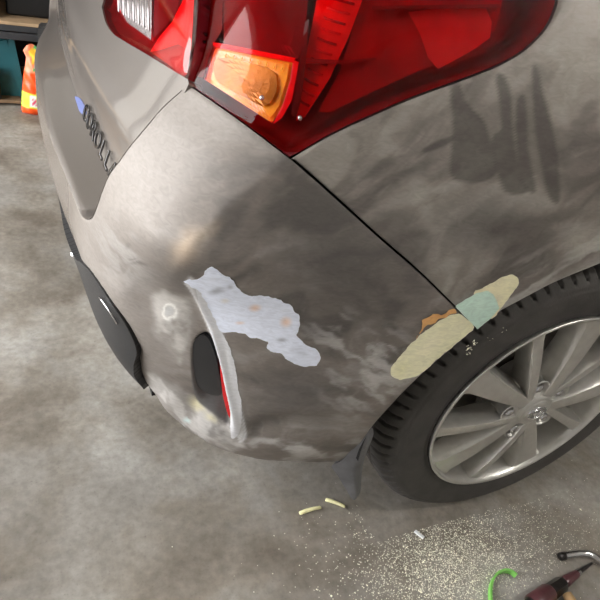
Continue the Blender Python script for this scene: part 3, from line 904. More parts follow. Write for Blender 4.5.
def slab(name, surf, poly, depth, thick, mat, parent, label=None, sub=4, dome=0.0):
    """block behind the lens: outline from the photo, front face at a given depth behind the skin, real thickness"""
    poly = dense(poly, 5, True); n = len(poly)
    c = np.mean(np.array(poly, float), 0)
    rings = []
    for t in np.linspace(1, 0, sub, endpoint=False):
        rings.append([behind(surf, *(c+(np.array(p)-c)*t), depth-dome*(1-t*t)) for p in poly])
    cen = behind(surf, *c, depth-dome)
    back = [behind(surf, *p, depth+thick) for p in poly]
    V = [v for r in rings for v in r]+[cen]+back; F = []
    for r in range(len(rings)-1):
        for i in range(n): F.append((r*n+i, r*n+(i+1) % n, (r+1)*n+(i+1) % n, (r+1)*n+i))
    ci = len(rings)*n; F += [((len(rings)-1)*n+i, (len(rings)-1)*n+(i+1) % n, ci) for i in range(n)]
    F += [(i, (i+1) % n, ci+1+(i+1) % n, ci+1+i) for i in range(n)]
    return cpart(name, V, F, mat, parent, smooth=False, label=label)
# amber indicator: rim, bowl, ribs
amb = [(213, 46), (293, 62), (291, 78), (281, 110), (272, 123), (204, 79)]
c_ = np.mean(np.array(amb), 0); shrink = lambda P, k: [tuple(c_+(np.array(p)-c_)*k) for p in P]
slab('indicator_rim', BODY, amb, .017, .02, M['amber_rim'], lamp, 'bright amber indicator frame')
slab('indicator', BODY, shrink(amb, .88), .0125, .004, M['amber'], lamp, 'amber indicator lens', dome=.0)
slab('indicator_bowl', BODY, smooth_line([(217, 58), (250, 63), (274, 72), (276, 92), (264, 106), (238, 93), (216, 80)], 3, True), .008, .004, M['bowl'], lamp, 'dull amber lamp bowl')
bl_c = behind(BODY, 262, 98, .009)
for k in range(9):
    x0 = 218+k*8.2; y0 = 52+k*1.6
    a = behind(BODY, x0, y0, .0095); b = behind(BODY, x0-2, y0+6, .0095)
    tube('indicator_rib', [a, b], .0006, M['amber_rim'], lamp, 6)
# smoked upper block and pale left edge strip
slab('reflector_block', BODY, [(222, -40), (312, -40), (304, 40), (298, 60), (224, 44)], .014, .02, M['smoke'], lamp, 'smoked brown red block above the indicator')
slab('side_strip', BODY, [(206, -40), (224, -40), (222, 30), (213, 45), (203, 78), (196, 76), (203, 30)], .010, .006, M['smoke'], lamp)
slab('red_frame', BODY, [(213, 42), (296, 58), (293, 62), (213, 46)], .0085, .006, M['lamp_red'], lamp)
slab('red_frame', BODY, [(293, 60), (299, 62), (292, 100), (282, 118), (273, 124), (281, 110), (291, 78)], .0085, .006, M['lamp_red'], lamp)
# glowing red light guide, ribbed
guide = [(322, -40), (372, -40), (361, 4), (350, 34), (330, 78), (305, 117), (296, 121), (299, 95), (308, 45), (316, 4)]
slab('light_guide', BODY, guide, .018, .02, M['lamp_red'], lamp, 'bright red curved light guide')
for k in range(12):
    t = k/11; cx = 346-t*42; cy = -10+t*112
    a = behind(BODY, cx-13*(1-t*.6), cy-3, .016); b = behind(BODY, cx+13*(1-t*.6), cy+4, .016)
    tube('guide_rib', [a, (a+b)/2+np.array([-.002, -.002, 0]), b], .0014, M['lamp_mid'] if k % 2 else M['lamp_pink'], lamp, 6)
slab('fin', BODY, [(305, 22), (309, 19), (306, 60), (301, 100), (296, 118), (291, 114), (297, 80)], .004, .03, M['smoke'], lamp, 'pink grey divider fin')
slab('divider', BODY, [(300, 58), (345, 60.5), (376, 57.5), (376, 60), (345, 63.5), (302, 64)], .004, .03, M['lamp_dark'], lamp)
slab('inner_panel', BODY, [(362, 0), (372, -40), (470, -42), (505, -10), (495, 30), (470, 52), (420, 70), (372, 92), (330, 112), (318, 112), (340, 70)], .026, .004, M['lamp_mid'], lamp, 'deep red inner reflector')
slab('lens_reflection', BODY, [(408, 12), (440, 8), (486, 8), (492, 22), (490, 38), (470, 52), (438, 69), (428, 58), (420, 34)], .020, .004, M['lamp_pink'], lamp, 'pinkish lens reflection built in as a lighter red slab')  # reflection on the lens, put in as a paler slab
slab('upper_divider', BODY, [(372, 6), (500, 4), (500, 8), (372, 10)], .006, .02, M['lamp_dark'], lamp)
bmx = bmesh.new(); bmesh.ops.create_icosphere(bmx, subdivisions=2, radius=.0035)  # silver bead standing in for a white highlight on the lens
for v in bmx.verts: v.co = v.co+Vector(bl_c)
to_car(bm_obj('highlight_bead', bmx, M['silver'], None), lamp)
for dx, dy, r in ((300, 118, .003),):
    bmx = bmesh.new(); bmesh.ops.create_icosphere(bmx, subdivisions=2, radius=r)
    for v in bmx.verts: v.co = v.co+Vector(behind(BODY, dx, dy, .004))
    to_car(bm_obj('screw_boss', bmx, M['silver'], None), lamp)
# red tint skin just under the clear cover (red zones only)
def with_hole(outer, inner):
    """outline with a hole cut through a hairline bridge"""
    O = np.array(outer, float); I = np.array(inner, float)
    d = np.hypot(O[:, None, 0]-I[None, :, 0], O[:, None, 1]-I[None, :, 1]); i, j = np.unravel_index(d.argmin(), d.shape)
    return [tuple(p) for p in O[:i+1]]+[tuple(p) for p in I[j:]]+[tuple(p) for p in I[:j+1]]+[tuple(p) for p in O[i:]]
V, F, D, n0 = trim(BODY, with_hole(lamp_poly, BODY.line(dense(amb, 4, True))), .005, None, base=-.0035, flange=0)
cpart('red_filter', V, F, M['lens'], lamp, label='red filter layer around the amber indicator')

# tailgate lamp
gl_right = [p for p in GATE.line([(CORNER[0]-1.5, CORNER[1]), (190, 62), (194, 38), (196, 12), (197, -10), (198, -30)]) if p[1] < .97]
print('GLR', gl_right)
glamp_poly = list(tl_edge)+[(yin-.10, .99), (-.45, .99), (gl_right[-1][0], .985)]+[p for p in reversed(gl_right)]
glamp = empty('tailgate_lamp', (0, 0, 0), car); glamp['label'] = 'inner red tail lamp with clear reversing light on the tailgate'
def glens_disp(D):
    return -.001+.0025*sm(0, .02, polyline_nearest(D, glamp_poly, True)[0])
V, F, D, n0 = trim(GATE, glamp_poly, .004, glens_disp, flange=0)
cpart('lens', V, F, M['lens_gate'], glamp, label='glossy red tinted lens')
V, F, D, n0 = trim(GATE, glamp_poly, .008, lambda D: -.040*sm(0, .010, polyline_nearest(D, glamp_poly, True)[0]), base=-.0025, flange=.02)
cpart('housing', V, F, M['lamp_dark'], glamp)
rev = [(112, -30), (150, -34), (152, 0), (151, 41), (124, 21), (115, 4)]
V, F, D, n0 = trim(GATE, with_hole(glamp_poly, GATE.line(dense(rev, 4, True))), .005, None, base=-.0035, flange=0)
cpart('red_filter', V, F, M['lens'], glamp)
slab('reversing_light', GATE, rev, .018, .02, M['silver'], glamp, 'clear silver reversing light')
for k in range(7):
    x0 = 118+k*5
    tube('reversing_rib', [behind(GATE, x0, -20, .015), behind(GATE, x0+1, 12+k*3.2, .015)], .0016, M['chrome'], glamp, 6)
slab('red_reflector', GATE, [(150, 52), (160, 36), (172, 22), (182, 2), (190, -30), (195, -30), (193, 20), (191, 50), (178, 44), (160, 50)], .022, .01, M['lamp_red'], glamp, 'bright red inner reflector')
slab('red_reflector', GATE, [(152, 53), (166, 36), (190, 50), (187, 74), (184, 76)], .030, .01, M['lamp_mid'], glamp)
slab('smoke_block', GATE, [(153, -34), (185, -34), (178, 10), (165, 28), (153, 38)], .026, .01, M['smoke'], glamp)

# ---- wheel: wheel > tyre, spoke ..., lug nuts, centre cap
def revolve(profile, cx, cz, n, close=False, angles=None):
    V = []; F = []; m_ = len(profile)
    for k in range(n):
        a = 2*math.pi*k/n; ca, sa = math.cos(a), math.sin(a)
        V += [(cx+r*ca, y, cz+r*sa) for r, y in profile]
    for k in range(n):
        for j in range(m_-1): F.append((k*m_+j, k*m_+j+1, ((k+1) % n)*m_+j+1, ((k+1) % n)*m_+j))
    return V, F
def tyre(yc, sgn, nang=900):
    half = [(.2155, .088), (.219, .0965), (.224, .0985), (.228, .0975), (.231, .0985), (.245, .1010), (.262, .1025), (.276, .1015), (.281, .1003), (.2825, .0990), (.285, .0990), (.290, .0965), (.296, .0925), (.300, .0895), (.3035, .0860), (.307, .0815), (.3095, .0765), (.3115, .070), (.3130, .062), (.3135, .055), (.3136, .052), (.3065, .051), (.3065, .043), (.3145, .042), (.3155, .030), (.3158, .024), (.3085, .023), (.3085, .013), (.316, .012), (.316, .0)]
    prof = half+[(r, -y) for r, y in reversed(half[:-1])]
    m_ = len(prof); V = []; F = []
    R = np.array([p[0] for p in prof]); Y = np.array([p[1] for p in prof])
    period = 12
    for k in range(nang):
        a = 2*math.pi*k/nang
        # shoulder grooves run slanted across the tread edge
        ph = (k+np.abs(Y)*90) % period
        g = (ph < 3.0)*((np.abs(Y) > .056) & (R > .297))
        sip = ((k+np.abs(Y)*140+5) % period < 1.5)*((np.abs(Y) < .042) & (np.abs(Y) > .024) & (R > .31))
        r = R-.0075*g-.004*sip
        x = WX+r*math.cos(a); z = np.maximum(WZ+r*math.sin(a), .0005)
        V.append(np.stack([x, sgn*(yc)+sgn*(-Y), z], 1))
    V = np.concatenate(V)
    for k in range(nang):
        b = k*m_; c = ((k+1) % nang)*m_
        F += [(b+j, b+j+1, c+j+1, c+j) for j in range(m_-1)]
    return V, F
def wheel(sgn, detail):
    YF = -.865*sgn
    w = empty('wheel', (0, 0, 0), car)
    w['label'] = 'silver ten-spoke alloy wheel with black tyre' if detail else 'far side rear wheel'
    V, F = tyre(-.765, sgn, 900 if detail else 180)
    cpart('tyre', V, F, M['rubber'], w, label='worn black tyre')
    f = lambda y: (-.865+y)*sgn
    prof = [(.2130, f(.030)), (.2150, f(.010)), (.2185, f(.003)), (.2205, f(-.002)), (.2205, f(-.0045)), (.2175, f(-.0055)), (.2145, f(-.004)), (.2110, f(.002)), (.2085, f(.012)), (.2050, f(.030)), (.196, f(.060)), (.188, f(.10)), (.186, f(.17)), (.196, f(.19))]
    V, F = revolve(prof, WX, WZ, 120 if detail else 40)
    cpart('rim', V, F, M['alloy'] if not detail else M['alloy'], w)
    # brake
    V, F = revolve([(.03, f(.075)), (.135, f(.075)), (.135, f(.09)), (.03, f(.09))], WX, WZ, 48)
    cpart('brake_disc', V, F, M['steel'], w)
    V, F = revolve([(.0, f(.15)), (.19, f(.15))], WX, WZ, 32)
    cpart('backing_plate', V, F, M['gap'], w)
    if detail:
        V = []; F = []
        for k in range(9):
            a = math.radians(150+6*k)
            for r in (.088, .15):
                for y in (.055, .11): V.append((WX+r*math.cos(a), f(y), WZ+r*math.sin(a)))
        for k in range(8):
            b = k*4; F += [(b, b+1, b+5, b+4), (b+2, b+6, b+7, b+3), (b, b+4, b+6, b+2), (b+1, b+3, b+7, b+5)]
        F += [(0, 2, 3, 1), (32, 33, 35, 34)]
        cpart('brake_caliper', V, F, M['steel'], w, smooth=False)
    # hub
    hubp = [(.0, f(-.010)), (.030, f(-.010)), (.036, f(-.008)), (.040, f(-.002)), (.056, f(.008)), (.068, f(.016)), (.072, f(.032)), (.066, f(.07))]
    V, F = revolve(hubp, WX, WZ, 60)
    cpart('hub', V, F, M['alloy'], w)
    # spokes
    def spoke(th_rim, th_root, w_rim, w_root, name='spoke'):
        nseg = 10; V = []; F = []
        r0, r1 = .030, .2105
        for i in range(nseg+1):
            t = i/nseg; r = r0+(r1-r0)*t
            pa = r0*np.array([math.cos(math.radians(th_root)), math.sin(math.radians(th_root))]); pb = r1*np.array([math.cos(math.radians(th_rim)), math.sin(math.radians(th_rim))])
            pc = pa+(pb-pa)*t; r = float(np.hypot(*pc)); th = math.atan2(pc[1], pc[0])
            c = np.array([math.cos(th), math.sin(th)]); e = np.array([-c[1], c[0]])
            wd = w_root+(w_rim-w_root)*t**1.3
            if t > .93: wd *= 1.06+.25*(t-.93)/.07
            yf = np.interp(t, [0, .25, .6, .9, 1], [-.006, -.0085, -.006, .000, .003])
            dp = np.interp(t, [0, .5, 1], [.050, .046, .036])
            for k, (a, yy) in enumerate(((-.5, dp), (-.5, .006), (-.44, .001), (-.30, 0.0), (.30, 0.0), (.44, .001), (.5, .006), (.5, dp))):
                ww = wd*a*(1.18 if k in (0, 7) else 1.0)
                p = c*r+e*ww
                V.append((WX+p[0], f(yf+yy), WZ+p[1]))
        for i in range(nseg):
            for k in range(7): F.append((i*8+k, i*8+k+1, (i+1)*8+k+1, (i+1)*8+k))
            F.append((i*8+7, i*8, (i+1)*8, (i+1)*8+7))
        F += [tuple(range(8)), tuple(nseg*8+k for k in range(7, -1, -1))]
        o = cpart(name, V, F, M['alloy'], w)
        es = o.modifiers.new('edge', 'EDGE_SPLIT'); es.split_angle = math.radians(38)
        return o
    for k in range(5):
        spoke(79+72*k, 71+72*k, .060, .026)
        spoke(115+72*k, 141+72*k, .024, .018)
    # lug nuts in shallow seats
    for k in range(5):
        a = math.radians(107+72*k); cx, cz = WX+.0572*math.cos(a), WZ+.0572*math.sin(a)
        V, F = revolve([(.0215, f(-.003)), (.0205, f(-.0050)), (.0185, f(-.003)), (.0175, f(.014))], cx, cz, 24)
        cpart('lug_seat', V, F, M['alloy'], w)
        V, F = revolve([(.0, f(-.006)), (.006, f(-.0055)), (.0100, f(-.003)), (.0112, f(.002)), (.0118, f(.020))], cx, cz, 6)
        cpart('lug_nut', V, F, M['chrome'], w, smooth=False)
    # centre cap with emblem of three ovals
    V, F = revolve([(.0, f(-.0125)), (.022, f(-.0125)), (.027, f(-.0115)), (.029, f(-.008))], WX, WZ, 40)
    cap = cpart('centre_cap', V, F, M['alloy'], w)
    V = []; F = []
    for (ex, ez, rx, rz) in ((0, 0, .021, .0145), (0, .0035, .0145, .0052), (0, .0, .0056, .0140)):
        b = len(V); n = 32
        for i in range(n):
            a = 2*math.pi*i/n; c = np.array([WX+ex+rx*math.cos(a), f(-.0135), WZ+ez+rz*math.sin(a)])
            o_ = np.array([math.cos(a), 0, math.sin(a)])
            for k in range(5):
                q = 2*math.pi*k/5; V.append(c+.0016*(o_*math.cos(q)+np.array([0, -sgn, 0])*math.sin(q)))
        for i in range(n):
            for k in range(5): F.append((b+i*5+k, b+i*5+(k+1) % 5, b+((i+1) % n)*5+(k+1) % 5, b+((i+1) % n)*5+k))
    cpart('emblem', V, F, M['chrome'], w)
wheel(1, True); wheel(-1, False)
M['crumb'] = simple('filler_crumb', srgb(232, 228, 205), .8, var=.1, vscale=150)
def tyre_hit(px, py):
    d = ray(px, py); t = .5
    for _ in range(400):
        p = CAM+d*t; r = math.hypot(p[0]-WX, p[2]-WZ)
        if r < .3135 and abs(p[1]+.765) < .0985: return p
        t += .001
    return p
rt = np.random.RandomState(5); V = []; F = []
for cx, cy, n_, sp in ((470, 348, 12, 1.6), (474, 342, 10, 1.4), (468, 352, 6, 1.5), (490, 337, 3, 3), (500, 330, 3, 4)):
    for _ in range(n_):
        p = tyre_hit(cx+rt.normal(0, sp), cy+rt.normal(0, sp)); b = len(V); r = rt.uniform(.0008, .0020)
        for k in range(3):
            V.append(p+r*rt.normal(0, 1, 3)*.6)
        V.append(p+np.array([-.4, -.6, .7])*r*1.5); F += [(b, b+1, b+3), (b+1, b+2, b+3), (b+2, b, b+3), (b+2, b+1, b)]
oc = cpart('filler_crumbs', V, F, M['crumb'], smooth=False, label='pale filler crumbs stuck to the tyre'); oc['kind'] = 'stuff'

# ------------------------------------------------------------------ shelf unit and goods by the left wall
M['wood'] = simple('shelf_wood', srgb(176, 148, 116), .6, var=.2, vscale=18)
M['steelblk'] = simple('shelf_steel', srgb(52, 53, 56), .45, var=.1)
M['darkcase'] = simple('dark_case', srgb(17, 17, 19), .5, var=.2)
M['teal'] = simple('teal_tub', srgb(24, 84, 92), .5, var=.15, vscale=10)
M['brownbox'] = simple('brown_box', srgb(120, 96, 72), .7, var=.2)
SY = 1.235
zr0, zr1 = .262, .318
shelf = empty('shelf_unit', (-.1, SY+.2, 0)); tag(shelf, 'low black steel shelf with wooden boards beside the car', 'shelf')
def wpart(name, x0, x1, y0, y1, z0, z1, mat, parent, bevel=.002):
    o = parent.location
    return box(name, x0-o.x, x1-o.x, y0-o.y, y1-o.y, z0-o.z, z1-o.z, mat, parent, bevel)
wpart('front_rail', -1.0, .75, SY, SY+.02, zr0, zr0+.026, M['steelblk'], shelf)
wpart('front_rail', -1.0, .75, SY+.004, SY+.02, zr0+.030, zr1-.004, M['steelblk'], shelf)
wpart('board', -1.0, .75, SY+.003, SY+.42, zr1-.004, zr1+.008, M['wood'], shelf)
wpart('board', -1.0, .75, SY+.003, SY+.42, .012, .024, M['brownbox'], shelf)
wpart('front_rail', -1.0, .75, SY+.03, SY+.045, .0, .012, M['steelblk'], shelf)
wpart('board', -1.0, .75, SY+.003, SY+.42, .90, .912, M['wood'], shelf)
for x in (-1.0, .72):
    for y in (SY, SY+.40): wpart('post', x, x+.03, y, y+.03, 0, 1.2, M['steelblk'], shelf)
wpart('back_panel', -1.0, .75, SY+.43, SY+.435, .0, 1.2, M['darkcase'], shelf)
# cases on the upper board
def case(x0, x1, y0, y1, z0, h, label):
    c = empty('tool_case', ((x0+x1)/2, (y0+y1)/2, z0)); tag(c, label, 'case')
    wpart('body', x0, x1, y0, y1, z0, z0+h*.62, M['darkcase'], c, .012)
    wpart('lid', x0-.002, x1+.002, y0-.002, y1+.002, z0+h*.64, z0+h, M['darkcase'], c, .014)
    wpart('latch', x0+(x1-x0)*.3, x0+(x1-x0)*.3+.03, y0-.008, y0, z0+h*.5, z0+h*.76, M['steelblk'], c, .002)
    return c
case(-.085, .20, SY+.085, SY+.36, zr1+.008, .17, 'black tool case on the wooden shelf above the snack bag')
case(-.42, -.12, SY+.03, SY+.36, zr1+.008, .16, 'dark case at the front edge of the wooden shelf')
# teal storage tub under the shelf, black bin beside it
tub = empty('storage_tub', (-.10, SY+.20, .024)); tag(tub, 'teal plastic tub leaning under the shelf', 'tub')
V = []; F = []
T0, T1 = at(8, 42, y=SY+.06), at(27, 104, y=SY+.06)
def prism(name, poly, thick_dir, mat, parent, smooth=False):
    n = len(poly); o = np.array(parent.location); V = [np.array(p)-o for p in poly]+[np.array(p)+np.array(thick_dir)-o for p in poly]
    F = [tuple(range(n)), tuple(range(2*n-1, n-1, -1))]+[(i, (i+1) % n, (i+1) % n+n, i+n) for i in range(n)]
    ob = mesh_obj(name, V, F, mat, parent, smooth)
    b = ob.modifiers.new('bevel', 'BEVEL'); b.width = .004; b.segments = 2
    return ob
yt = SY+.055
def P_(px, py, y): return at(px, py, y=y)
zl = lambda p: np.array([p[0], p[1], max(p[2], .026)])
prism('side', [zl(P_(-25, 50, yt)), zl(P_(6, 41, yt)), zl(P_(14, 70, yt)), zl(P_(24, 101, yt)), zl(P_(8, 106, yt)), zl(P_(-25, 108, yt))], (0, .30, 0), M['teal'], tub)
prism('rim_fold', [zl(P_(9, 41, yt-.012)), zl(P_(13, 40.5, yt-.012)), zl(P_(19, 68, yt-.012)), zl(P_(25, 99, yt-.012)), zl(P_(22, 101, yt-.012)), zl(P_(13, 70, yt-.012))], (0, .02, 0), M['teal'], tub)
bn = empty('black_bin', (-.16, SY+.03, .024)); tag(bn, 'small black bin standing in front of the teal tub', 'bin')
wpart('body', -.30, -.128, SY+.006, SY+.038, .024, .135, M['darkcase'], bn, .006)
wpart('rim', -.303, -.125, SY+.003, SY+.041, .128, .140, M['steelblk'], bn, .003)

# snack bag on the floor in front of the shelf
def bag():
    bx = at(22, 112, z=0); x0 = bx[0]-.002; W = .15; yb = SY-.05; H = .262
    e = empty('snack_bag', (x0+W/2, yb, 0)); tag(e, 'orange plastic bag with yellow top standing by the shelf', 'bag')
    nx, nz = 22, 40
    V = []; F = []; cols = []
    org = srgb(238, 84, 28); yel = srgb(248, 196, 60); lim = srgb(206, 222, 70); wht = srgb(240, 238, 230); grn = srgb(60, 150, 80); pnk = srgb(226, 90, 120); peach = srgb(238, 130, 92)
    for s_ in (1, -1):
        for j in range(nz+1):
            t = j/nz
            xl = np.interp(t, [0, .05, .3, .62, .70, .84, .93, 1], [.004, 0, .006, .018, .024, .030, .020, .034])
            xr = W-xl*.8
            dp = np.interp(t, [0, .06, .4, .68, .86, 1], [.02, .034, .036, .026, .014, .003])
            for i in range(nx+1):
                u = i/nx; x = xl+(xr-xl)*u
                b = (1-(2*u-1)**4)
                y = -s_*dp*b+.003*math.sin(j*.9+i*.7)*b
                V.append((x-W/2, y, t*H+.006*math.sin(u*9)*(t > .97)))
                c = org
                if .10 < t < .34: c = lim
                if .13 < t < .31 and .2 < u < .8: c = wht
                if .17 < t < .26 and .27 < u < .7 and (i+j*2) % 3: c = pnk
                if .5 < t < .62 and .40 < u < .55: c = wht
                if t > .64: c = peach
                if .66 < t < .78 and .30 < u < .7: c = wht
                if .66 < t < .71 and .25 < u < .6: c = grn
                if .77 < t < .97 and .16+.5*abs(t-.9) < u < .9: c = yel
                if t > .96 and u > .3: c = grn
                cols.append(c[:3]+(.35,))
    n1 = (nx+1)*(nz+1)
    for s_ in (0, 1):
        for j in range(nz):
            for i in range(nx):
                b = s_*n1+j*(nx+1)+i; f_ = (b, b+1, b+nx+2, b+nx+1); F.append(f_ if s_ == 0 else tuple(reversed(f_)))
    for j in range(nz):
        b = j*(nx+1); F.append((b, b+nx+1, b+nx+1+n1, b+n1)); b += nx; F.append((b, b+n1, b+nx+1+n1, b+nx+1))
    F += [(i, i+n1, i+1+n1, i+1) for i in range(nx)]
    o = mesh_obj('film', V, F, M['print'], e)
    color_attr(o, cols)
    return e
mt, nt, b = new_mat('printed_film')
a_ = nt.nodes.new('ShaderNodeAttribute'); a_.attribute_name = 'tint'
nt.links.new(a_.outputs['Color'], b.inputs['Base Color']); b.inputs['Roughness'].default_value = .3
M['print'] = mt
bag()

# ------------------------------------------------------------------ things on the floor
M['stick'] = simple('yellow_stick', srgb(236, 231, 180), .6, var=.1, vscale=90)
M['dust'] = simple('filler_dust', srgb(248, 246, 224), .8, var=.15, vscale=200)
M['greenstrip'] = simple('green_strip', srgb(130, 200, 96), .4, var=.12, vscale=60)
M['maroon'] = simple('maroon_plastic', srgb(84, 48, 52), .35, coat=.2, var=.15, vscale=60)
M['darkmetal'] = simple('dark_metal', srgb(60, 56, 54), .35, metal=.7, var=.2, vscale=80)
M['tan'] = simple('tan_wood', srgb(196, 160, 116), .6, var=.15, vscale=60)
M['whitechip'] = simple('white_chip', srgb(232, 234, 236), .5, var=.05)

def stick(p, q_, label):
    a = at(*p, z=.003); b_ = at(*q_, z=.003)
    a[2] = b_[2] = .0035
    d = (b_-a); L_ = np.linalg.norm(d); d /= L_; e = np.array([-d[1], d[0], 0])
    rows = []
    for t, wd, hh in ((0, .0030, .0022), (.03, .0042, .003), (.3, .0046, .0034), (.7, .0040, .003), (.96, .0034, .003), (1, .0020, .0022)):
        c = a+d*L_*t+e*.002*math.sin(t*3)
        for k in range(8):
            an = 2*math.pi*k/8; rows.append(c+e*wd*math.cos(an)+np.array([0, 0, hh*math.sin(an)]))
    F = [(i*8+k, i*8+(k+1) % 8, (i+1)*8+(k+1) % 8, (i+1)*8+k) for i in range(5) for k in range(8)]+[tuple(range(7, -1, -1)), tuple(40+k for k in range(8))]
    base = np.array([(a[0]+b_[0])/2, (a[1]+b_[1])/2, 0])
    zmin = min(r[2] for r in rows)
    o = mesh_obj('filler_stick', [r-base-np.array([0, 0, zmin]) for r in rows], F, M['stick']); o.location = base
    return tag(o, label, 'stick', 'yellow sticks under the mud flap')
stick((299.5, 513.5), (321, 507.5), 'pale yellow stick lying farther from the tyre, below the bumper edge')
stick((325.5, 499.5), (345, 507), 'pale yellow stick lying between its twin and the tyre, by the mud flap tip')
# small white chip
p = at(419, 535, z=0); 
bm = bmesh.new(); box_bm(bm, -.011, .011, -.0035, .0035, 0, .004)
o = bm_obj('white_chip', bm, M['whitechip'], bevel=.001); o.location = (p[0], p[1], 0)
dd = at(424, 539, z=0)-at(414, 531, z=0); o.rotation_euler = (0, 0, math.atan2(dd[1], dd[0]))
tag(o, 'small bluish white chip in the filler dust by the tyre', 'chip')

# filler dust: thousands of crumbs too many to count
rng = np.random.RandomState(3)
pts = []
def scatter(n, cx, cy, sx, sy, smin, smax):
    for _ in range(n):
        px, py = rng.normal(cx, sx), rng.normal(cy, sy)
        if py > 690 or px > 700: continue
        p = at(px, py, z=0); pts.append((p[0], p[1], rng.uniform(smin, smax)))
scatter(5200, 445, 568, 36, 32, .00035, .0013)
scatter(3000, 470, 555, 60, 34, .00035, .0012)
scatter(1200, 530, 540, 60, 24, .00035, .0011)
scatter(250, 395, 585, 45, 28, .0005, .0016)
scatter(110, 430, 522, 60, 14, .0005, .0013)
scatter(60, 335, 560, 40, 25, .0005, .0012)
scatter(60, 470, 600, 120, 60, .001, .0026)
TX0 = at(592, 563, z=.008); TXD = at(533, 604, z=.020)-TX0; TXD[2] = 0; TXD /= np.linalg.norm(TXD)
V = []; F = []
for x, y, r in pts:
    # keep crumbs out of the tyre
    if y > -.885 and .5 < x < 1.0: continue
    if np.linalg.norm(np.cross(np.array([x, y, 0])-np.array([TX0[0], TX0[1], 0]), TXD)) < .028 and (np.array([x, y, 0])-np.array([TX0[0], TX0[1], 0])) @ TXD > -.01: continue
    b = len(V); a0 = rng.uniform(0, 6.28); h = r*rng.uniform(.5, 1.1)
    for k in range(4):
        a = a0+k*1.5708+rng.uniform(-.3, .3); rr = r*rng.uniform(.6, 1.3); V.append((x+rr*math.cos(a), y+rr*math.sin(a), .0002))
    V.append((x+rng.uniform(-.3, .3)*r, y, h+.0002))
    F += [(b, b+1, b+4), (b+1, b+2, b+4), (b+2, b+3, b+4), (b+3, b, b+4), (b+3, b+2, b+1, b)]
o = mesh_obj('filler_dust', V, F, M['dust'], smooth=False)
tag(o, 'pale yellow filler dust scattered over the concrete beside the tyre', 'dust', kind='stuff')

# green curled strip
def ribbon(name, px_pts, zs, width, thick, mat):
    P = smooth_line(px_pts, 6); Z = np.interp(np.linspace(0, 1, len(P)), np.linspace(0, 1, len(zs)), zs)
    C = [at(p[0], p[1], z=z+width/2) for p, z in zip(P, Z)]
    V = []; F = []
    for i, c in enumerate(C):
        t = C[min(i+1, len(C)-1)]-C[max(i-1, 0)]; t[2] = 0; t /= np.linalg.norm(t)+1e-9; e = np.array([-t[1], t[0], 0])
        for sx, sz in ((-1, -1), (1, -1), (1, 1), (-1, 1)): V.append(c+e*sx*thick/2+np.array([0, 0, sz*width/2]))
    for i in range(len(C)-1):
        for k in range(4): F.append((i*4+k, i*4+(k+1) % 4, (i+1)*4+(k+1) % 4, (i+1)*4+k))
    F += [(3, 2, 1, 0), tuple(len(C)*4-4+k for k in range(4))]
    base = np.array([np.mean([c[0] for c in C]), np.mean([c[1] for c in C]), 0])
    o = mesh_obj(name, np.array(V)-base, F, mat, smooth=False); o.location = base
    return o
o = ribbon('masking_strip', [(498, 650), (494, 620), (490.5, 600), (491, 585), (496, 575), (504, 571), (511, 572), (516, 576)], [0, 0, 0, 0, .000, .002, .003, .004], .012, .004, M['greenstrip'])
tag(o, 'bright green curled strip on the floor amid filler dust', 'strip')

# maroon tipped air tool lying on the floor
tip3 = at(592, 563, z=.008); tail3 = at(533, 604, z=.020)
ax = tail3-tip3; L_ = np.linalg.norm(ax); ax /= L_
tool = empty('nozzle_tool', (tail3[0], tail3[1], 0)); tag(tool, 'maroon nozzle tool with tan handle lying on the floor', 'tool')
def lathe_axis(name, prof, mat, parent, seg=18):
    u = np.cross(ax, [0, 0, 1]); u /= np.linalg.norm(u); w = np.cross(u, ax); V = []; F = []; o = np.array(parent.location)
    for t, r in prof:
        c = tip3+ax*L_*t
        V += [c+r*(u*math.cos(2*math.pi*k/seg)+w*math.sin(2*math.pi*k/seg))-o for k in range(seg)]
    n = len(prof)
    for i in range(n-1):
        for k in range(seg): F.append((i*seg+k, i*seg+(k+1) % seg, (i+1)*seg+(k+1) % seg, (i+1)*seg+k))
    F += [tuple(range(seg-1, -1, -1)), tuple((n-1)*seg+k for k in range(seg))]
    ob = mesh_obj(name, V, F, mat, parent)
    es = ob.modifiers.new('edge', 'EDGE_SPLIT'); es.split_angle = math.radians(40)
    return ob
lathe_axis('tip', [(0, .0018), (.02, .0028), (.22, .0052), (.24, .006)], M['darkmetal'], tool)
lathe_axis('ring', [(.235, .0068), (.26, .0074), (.28, .0068)], M['chrome'], tool)
lathe_axis('cone', [(.27, .0068), (.30, .008), (.46, .011), (.50, .011), (.52, .008)], M['maroon'], tool)
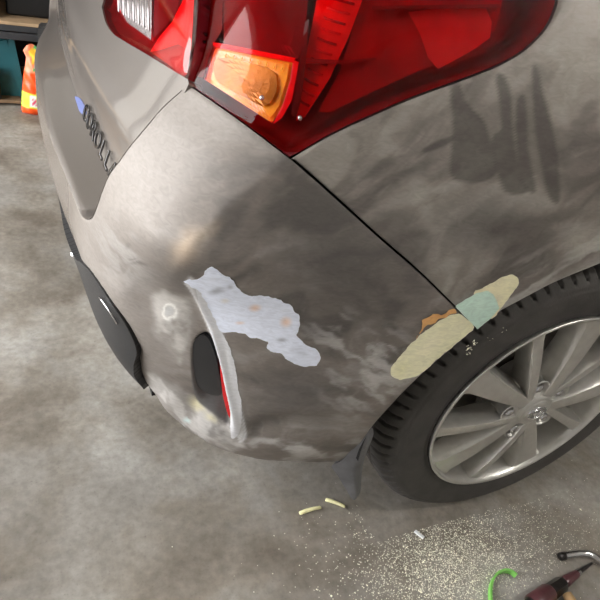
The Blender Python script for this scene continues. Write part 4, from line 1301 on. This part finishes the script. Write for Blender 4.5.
lathe_axis('collar', [(.51, .011), (.53, .0150), (.72, .0160), (.75, .014)], M['darkmetal'], tool, 6)
lathe_axis('body', [(.73, .015), (.76, .0185), (1.0, .0185), (1.04, .015)], M['maroon'], tool)
lathe_axis('tail', [(1.03, .016), (1.06, .014), (1.7, .012), (1.72, .009)], M['darkmetal'], tool)
h0 = at(567, 594, z=.016); h1 = at(590, 640, z=.016)
u_ = [h0, h0*.7+h1*.3, h0*.3+h1*.7, h1]
ob = tube('handle', [np.array(p)-np.array(tool.location) for p in u_], .012, M['tan'], None, 14, radii=[.009, .0125, .0135, .010]); ob.parent = tool
# bent chrome pipe
pp = [at(561, 556.5, z=.009), at(568, 555, z=.009), at(578, 553.5, z=.009), at(588, 553.5, z=.009), at(595, 557, z=.009), at(602, 563, z=.009), at(625, 580, z=.009)]
pipe = empty('bent_pipe', (pp[3][0], pp[3][1], 0)); tag(pipe, 'bent chrome pipe lying past the maroon tool', 'pipe')
o = np.array(pipe.location)
S3 = [np.array(x)-o for x in pp]
S3 = [S3[0]*(1-t)+S3[1]*t for t in (0, .5)]+S3[1:]
ob = tube('shaft', S3, .0075, M['chrome'], None, 14); ob.parent = pipe
ob = tube('socket', [S3[0]+(S3[0]-S3[2])*.1, S3[0], S3[1]], .0082, M['darkmetal'], None, 14); ob.parent = pipe

# ------------------------------------------------------------------ ceiling lamp of the garage
M['tube'] = None
mt, nt, b = new_mat('fluorescent_tube'); b.inputs['Emission Color'].default_value = (1, .97, .92, 1); b.inputs['Emission Strength'].default_value = 34
M['tube'] = mt
fix = empty('ceiling_light', (1.9, -2.0, GZ)); tag(fix, 'white twin tube ceiling light above the workspace', 'ceiling light')
box('tray', -.65, .65, -.09, .09, -.05, 0, M['ceil'], fix, .006)
for y in (-.045, .045):
    ob = tube('tube', [(-.6, y, -.075), (.6, y, -.075)], .014, M['tube'], None, 12); ob.parent = fix
    for x in (-.61, .61):
        box('socket', x-.012, x+.012, y-.018, y+.018, -.092, -.05, M['ceil'], fix, .002)
